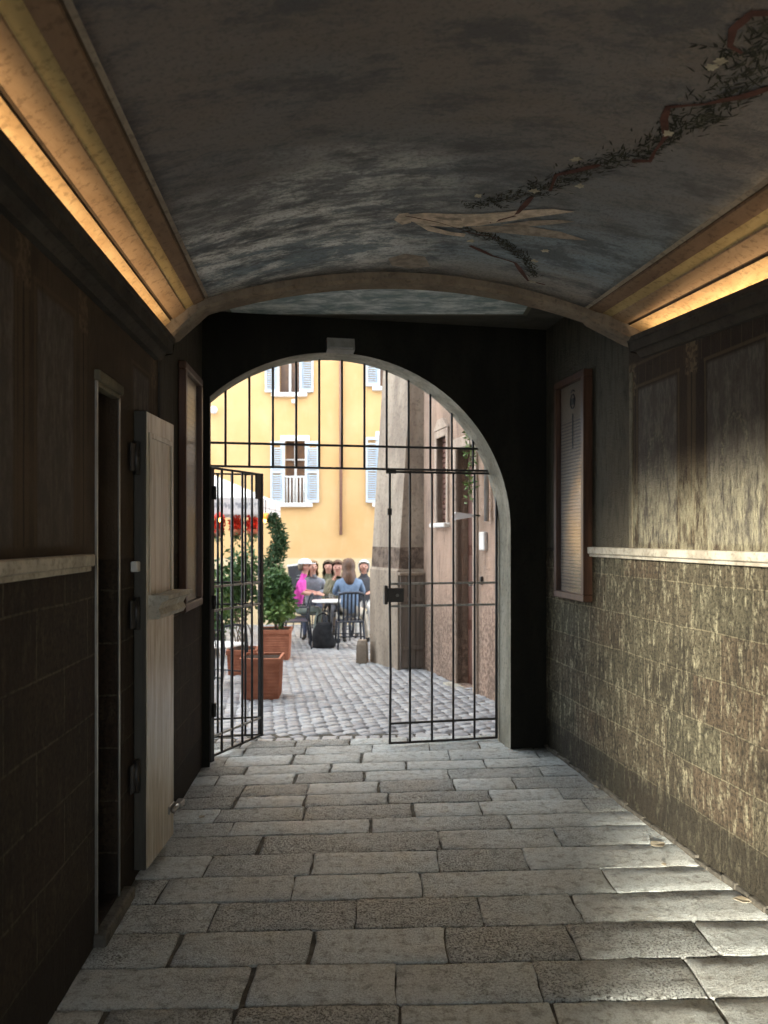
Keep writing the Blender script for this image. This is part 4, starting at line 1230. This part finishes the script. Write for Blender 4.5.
# ------------------------------------------------------------------ people
M_SKIN = simple('skin', (.60, .34, .26, 1), (.54, .29, .22, 1), .55, .3, sc=10., bump=0)
def cloth(name, c, k=.75): return simple(name, c+(1,), tuple(q*k for q in c)+(1,), .85, .2, sc=14., bump=.2)
M_SHOE = cloth('dark_shoe', (.04, .035, .03)); M_EYE = simple('eye', (.02, .015, .012, 1), bump=0)
def person(label, M, shirt, trousers, shoes, sleeve=True, lean=.10, turn=0., nod=.0, larm=None, rarm=None, legs=None, scale=1.):
    """seated figure facing local +y, seat at .45"""
    t = thing('person', label, 'person', M @ Matrix.Scale(scale, 4))
    N_ = []; E_ = []; R_ = []; seg = []
    def add(p, r, par=None, kind='shirt'):
        N_.append(Vector(p)); R_.append(r if isinstance(r, tuple) else (r, r)); i = len(N_)-1
        if par is not None: E_.append((par, i)); seg.append((par, i, kind))
        return i
    L = lean
    pel = add((0, -.01, .595), (.14, .11))
    sp = add((0, -.01+L*.3, .76), (.145, .105), pel, 'shirt')
    ch = add((0, -.02+L*.75, .95), (.165, .11), sp, 'shirt')
    ut = add((0, -.02+L*1.0, 1.06), (.10, .075), ch, 'shirt')
    ct, st = math.cos(turn), math.sin(turn)
    hb = Vector((0, L*1.1, 1.10))
    def H(x, y, z):   # head frame: turn and nod
        y2 = y*math.cos(nod)+z*math.sin(nod); z2 = z*math.cos(nod)-y*math.sin(nod)
        return hb+Vector((x*ct-y2*st, x*st+y2*ct, z2))
    nk = add(H(0, -.005, .03), .052, ut, 'skin')
    jw = add(H(0, .020, .095), (.062, .066), nk, 'skin')
    hm = add(H(0, .012, .165), (.076, .088), jw, 'skin')
    ht = add(H(0, -.005, .225), (.055, .062), hm, 'skin')
    add(H(0, .118, .135), .012, hm, 'skin')
    for sx in (-1, 1): add(H(sx*.088, .0, .145), .014, hm, 'skin')
    defl = [((-.235, .10, .82), (-.13, .31, .80)), ((.235, .10, .82), (.13, .31, .80))]
    for sx, arm in ((-1, larm or defl[0]), (1, rarm or defl[1])):
        sh = add((sx*.175, -.02+L*.85, 1.005), .062, ch, 'shirt')
        el = add(arm[0], .045, sh, 'shirt')
        wr = add(arm[1], .030, el, 'shirt' if sleeve else 'skin')
        dv = (Vector(arm[1])-Vector(arm[0])).normalized()
        sd = dv.cross(Vector((0, 0, 1))).normalized()
        pm = add(Vector(arm[1])+dv*.055, (.034, .022), wr, 'skin')
        base = N_[pm]
        for f, (o, ln) in enumerate(((-.027, .060), (-.010, .072), (.008, .068), (.025, .052))):
            k1 = add(base+dv*.035+sd*o, .009, pm, 'skin'); k2 = add(base+dv*(.035+ln*.55)+sd*o*1.15+Vector((0, 0, -.008)), .0085, k1, 'skin')
            add(base+dv*(.035+ln)+sd*o*1.2+Vector((0, 0, -.026)), .007, k2, 'skin')
        tq = add(base-dv*.02-sx*sd*-.034, .010, pm, 'skin'); add(base+dv*.025-sx*sd*-.052+Vector((0, 0, -.01)), .008, tq, 'skin')
    lg = legs or [((-.12, .40, .525), (-.12, .40, .07)), ((.12, .40, .525), (.12, .40, .07))]
    for sx, (kn, an) in zip((-1, 1), lg):
        hp = add((sx*.095, .02, .515), .092, pel, 'trousers')
        k = add(kn, .064, hp, 'trousers'); cf = add(Vector(kn).lerp(Vector(an), .35)+Vector((0, -.015, 0)), .055, k, 'trousers')
        a = add(an, .037, cf, 'trousers')
        hl = add(Vector(an)+Vector((0, -.02, -.055)), .035, a, 'shoe'); add(Vector(an)+Vector((sx*.02, .15, -.06)), (.036, .028), hl, 'shoe')
    me = bpy.data.meshes.new('body_cage'); me.from_pydata([tuple(v) for v in N_], E_, [])
    o = bpy.data.objects.new('body_cage', me); COL.objects.link(o)
    sk = o.modifiers.new('s', 'SKIN'); sk.use_smooth_shade = True; sk.branch_smoothing = .4
    for i, sv in enumerate(me.skin_vertices[0].data):
        sv.radius = R_[i]; sv.use_root = (i == 0)
    sub = o.modifiers.new('d', 'SUBSURF'); sub.levels = 1; sub.render_levels = 1
    dg = bpy.context.evaluated_depsgraph_get(); dg.update()
    bm_ = bpy.data.meshes.new_from_object(o.evaluated_get(dg)); bm_.name = 'body'
    bpy.data.objects.remove(o)
    order = {'skin': 0, 'shirt': 1, 'trousers': 2, 'shoe': 3}
    bm_.materials.clear()
    for m_ in (M_SKIN, shirt, trousers, shoes): bm_.materials.append(m_)
    for pl in bm_.polygons:
        c = pl.center; best = (9, 0)
        for a, q, kd in seg:
            A_, B_ = N_[a], N_[q]; ab = B_-A_; u_ = max(0, min(1, (c-A_).dot(ab)/max(ab.length_squared, 1e-9)))
            rad = R_[a][0]*(1-u_)+R_[q][0]*u_
            d_ = (c-(A_+ab*u_)).length-rad*.8
            if d_ < best[0]: best = (d_, order[kd])
        pl.material_index = best[1]; pl.use_smooth = True
    ob = bpy.data.objects.new('body', bm_); COL.objects.link(ob); ob.parent = t
    for sx in (-1, 1):
        e = MB(); p = H(sx*.032, .092, .160); e.lathe([(.001, -.010), (.010, -.004), (.011, .004), (.001, .010)], 8, c=tuple(p)); e.build('eye', M_EYE, t)
    mo_ = MB(); p0, p1, p2 = H(-.024, .088, .095), H(0, .096, .092), H(.024, .088, .095); mo_.tube([p0, p1, p2], .006, 6); mo_.build('mouth', M_LIP, t)
    t['_'] = 0; del t['_']
    return t, H
M_LIP = simple('lips', (.42, .16, .13, 1), bump=0)
def hair(t, H, m, length=0., cover=.62, puff=1., name='hair'):
    """shell around the head leaving the face open; length lets it fall behind"""
    b = MB(); n = 22; rows = []
    levels = [(.272, .018), (.262, .05), (.240, .078), (.205, .094), (.165, .100), (.125, .099), (.085, .088)]
    z = .085
    while length > 0 and z > .085-length: z -= .05; levels.append((z, .090+.02*math.sin((.085-z)/max(length, .01)*3)))
    for z, r in levels:
        row = []
        for k in range(n+1):
            if z > .225: a = -PI+2*PI*k/n
            else:
                a = (-1+2*k/n)*PI*cover
            x, y = math.sin(a)*r*puff, -math.cos(a)*r*1.12*puff
            row.append(b.bm.verts.new(H(x, y, z)))
        rows.append(row)
    for A_, B_ in zip(rows, rows[1:]):
        for k in range(n):
            f = b.bm.faces.new((A_[k], A_[k+1], B_[k+1], B_[k])); f.smooth = True
    bmesh.ops.contextual_create
    b.bm.faces.new(rows[0][:-1])
    o = b.build(name, m, t); md = o.modifiers.new('t', 'SOLIDIFY'); md.thickness = .016; md.offset = 0
    return o
M_BROWNHAIR = wood('brown_hair', (.16, .085, .05, 1), (.09, .048, .03, 1), .5, 3.)
M_FAIRHAIR = wood('fair_hair', (.46, .30, .15, 1), (.34, .21, .10, 1), .5, 3.)
M_DARKHAIR = wood('dark_hair', (.13, .09, .05, 1), (.08, .055, .035, 1), .5, 3.)
M_WHITEHAIR = wood('white_hair', (.80, .78, .74, 1), (.70, .68, .64, 1), .6, 3.)
def PM(X, Y, rz): return T(X, Y, ground(Y)+.036, rz)

t, H = person('woman with long brown hair in a denim jacket seated with her back turned', PM(-.54, 12.15, .15), cloth('denim', (.21, .29, .42)), cloth('stone_trousers', (.56, .51, .43)), M_SHOE,
              lean=.14, nod=.2, legs=[((-.12, .40, .525), (-.15, .34, .07)), ((.24, .34, .52), (.34, .42, .07))])
hair(t, H, M_BROWNHAIR, .24, .66, 1.04)
t, H = person('short haired man in olive facing the square, chin on hand', PM(-.80, 13.60, PI), cloth('olive_shirt', (.26, .25, .17)), cloth('dark_trousers', (.10, .10, .11)), M_SHOE,
              lean=.22, nod=.12, rarm=((.22, .30, .76), (.08, .27, 1.02)))
hair(t, H, M_BROWNHAIR, 0., .55, .98)
t, H = person('fair haired woman in a grey top seated at the table', PM(-1.28, 14.0, PI), cloth('grey_top', (.28, .29, .33)), cloth('navy_trousers', (.07, .08, .12)), M_SHOE, lean=.18, turn=.4)
hair(t, H, M_FAIRHAIR, .10, .58, 1.0)
t, H = person('man in a white cap and magenta shirt at the far side of the table', PM(-1.46, 12.9, -PI*.5), cloth('magenta_shirt', (.80, .10, .48)), cloth('green_grey_trousers', (.20, .23, .20)), cloth('pink_shoe', (.85, .10, .30)),
              sleeve=False, lean=.12, turn=-.3, legs=[((-.12, .38, .525), (-.14, .33, .07)), ((.12, .40, .525), (.16, .31, .07))])
hair(t, H, M_DARKHAIR, 0., .52, .97)
M_CAP = cloth('white_cap_cloth', (.80, .80, .80), .9)
b = MB(); rows = []
for z, r in ((.285, .01), (.278, .05), (.258, .085), (.225, .104), (.195, .108)):
    rows.append([H(math.cos(a*PI/10)*r, math.sin(a*PI/10)*r*1.12, z) for a in range(20)])
b.loft([[tuple(p) for p in r] for r in rows]); b.build('cap', M_CAP, t)
b = MB(); b.loft([[tuple(H(x, y, z+dz)) for x, y in ((-.08, .07), (-.05, .18), (.05, .18), (.08, .07))] for z, dz in ((.195, 0), (.195, .012))]); b.build('cap_peak', M_CAP, t)
t, H = person('white haired sitter half hidden behind the woman in denim', PM(-.37, 14.3, PI), cloth('charcoal_jumper', (.10, .10, .11)), cloth('white_trousers', (.72, .71, .68)), M_SHOE, lean=.05)
hair(t, H, M_WHITEHAIR, .03, .6, 1.02)
t, H = person('dark haired woman in olive between the fair woman and the short haired man', PM(-1.07, 14.9, PI), cloth('moss_top', (.24, .24, .16)), cloth('brown_trousers', (.16, .12, .09)), M_SHOE, lean=.08)
hair(t, H, M_DARKHAIR, .12, .6, 1.06)
dup(chair, GP(-1.07, 14.9, PI), 'dark slat back chair under the dark haired woman in olive')

# ------------------------------------------------------------------ light
def area(name, M, sx, sy, power, col):
    l = bpy.data.lights.new(name, 'AREA'); l.shape = 'RECTANGLE'; l.size = sx; l.size_y = sy; l.energy = power; l.color = col
    o = bpy.data.objects.new(name, l); COL.objects.link(o); o.matrix_world = M; return o
# warm light strips lying in the cornice troughs
def strip(name, xf, zf, y0, y1, power, tilt):
    A_, B_ = Vector((xf(y0), y0, zf(y0))), Vector((xf(y1), y1, zf(y1)))
    d = (B_-A_); L = d.length; d.normalize()
    nrm = Vector((tilt, 0, 1)).normalized(); zax = -(nrm-d*nrm.dot(d)).normalized()
    yax = zax.cross(d)
    M = Matrix(((d.x, yax.x, zax.x, 0), (d.y, yax.y, zax.y, 0), (d.z, yax.z, zax.z, 0), (0, 0, 0, 1)))
    M.translation = (A_+B_)/2
    area(name, M, L, .02, power, (1., .70, .40))
strip('cove_strip', lambda y: XLw(y)+.052, lambda y: 2.400, -1.2, 3.62, 9.0, .15)
strip('cove_strip', lambda y: XRw(y)-.052, lambda y: zcr(y)-.063, -1.2, 3.92, 9.0, -.15)

sun = bpy.data.lights.new('sun', 'SUN'); sun.energy = 19.; sun.angle = math.radians(4.5); sun.color = (1., .92, .76)
so = bpy.data.objects.new('sun', sun); COL.objects.link(so)
so.rotation_euler = Vector((1., 3.26, -.46)).to_track_quat('-Z', 'Y').to_euler()

w = bpy.data.worlds.new('sky'); scene.world = w; w.use_nodes = True
bg = w.node_tree.nodes['Background']; bg.inputs[0].default_value = (.86, .93, 1., 1); bg.inputs[1].default_value = 4.4
w.cycles.sampling_method = 'MANUAL' if hasattr(w.cycles, 'sampling_method') else 'AUTO'
# sky portals at both mouths of the passage
for nm, M, sx, sy in (('sky_portal', MA @ T(-.15, .02, 1.4) @ Matrix.Rotation(-PI/2, 4, 'X'), 2.1, 2.8), ('sky_portal', T(.14, REAR-.32, 1.30) @ Matrix.Rotation(PI/2, 4, 'X'), 1.85, 2.64)):
    o = area(nm, M, sx, sy, 1., (1, 1, 1)); o.data.cycles.is_portal = True

cam = bpy.data.cameras.new('camera'); co = bpy.data.objects.new('camera', cam); COL.objects.link(co)
co.location = (0, 0, EYE); co.rotation_euler = (PI/2, 0, 0)
cam.sensor_fit = 'AUTO'; cam.sensor_width = 36.; cam.lens = 36.*F/1024
cam.shift_y = (HZ-512)/1024
cam.dof.use_dof = True; cam.dof.focus_distance = 3.7; cam.dof.aperture_fstop = cam.lens/1000/.009
scene.camera = co
scene.view_settings.view_transform = 'Standard'; scene.view_settings.look = 'None'
scene.view_settings.exposure = 0.; scene.view_settings.gamma = 1.; scene.view_settings.use_curve_mapping = False
scene.cycles.use_denoising = True
scene.cycles.max_bounces = 10; scene.cycles.diffuse_bounces = 6; scene.cycles.transparent_max_bounces = 12
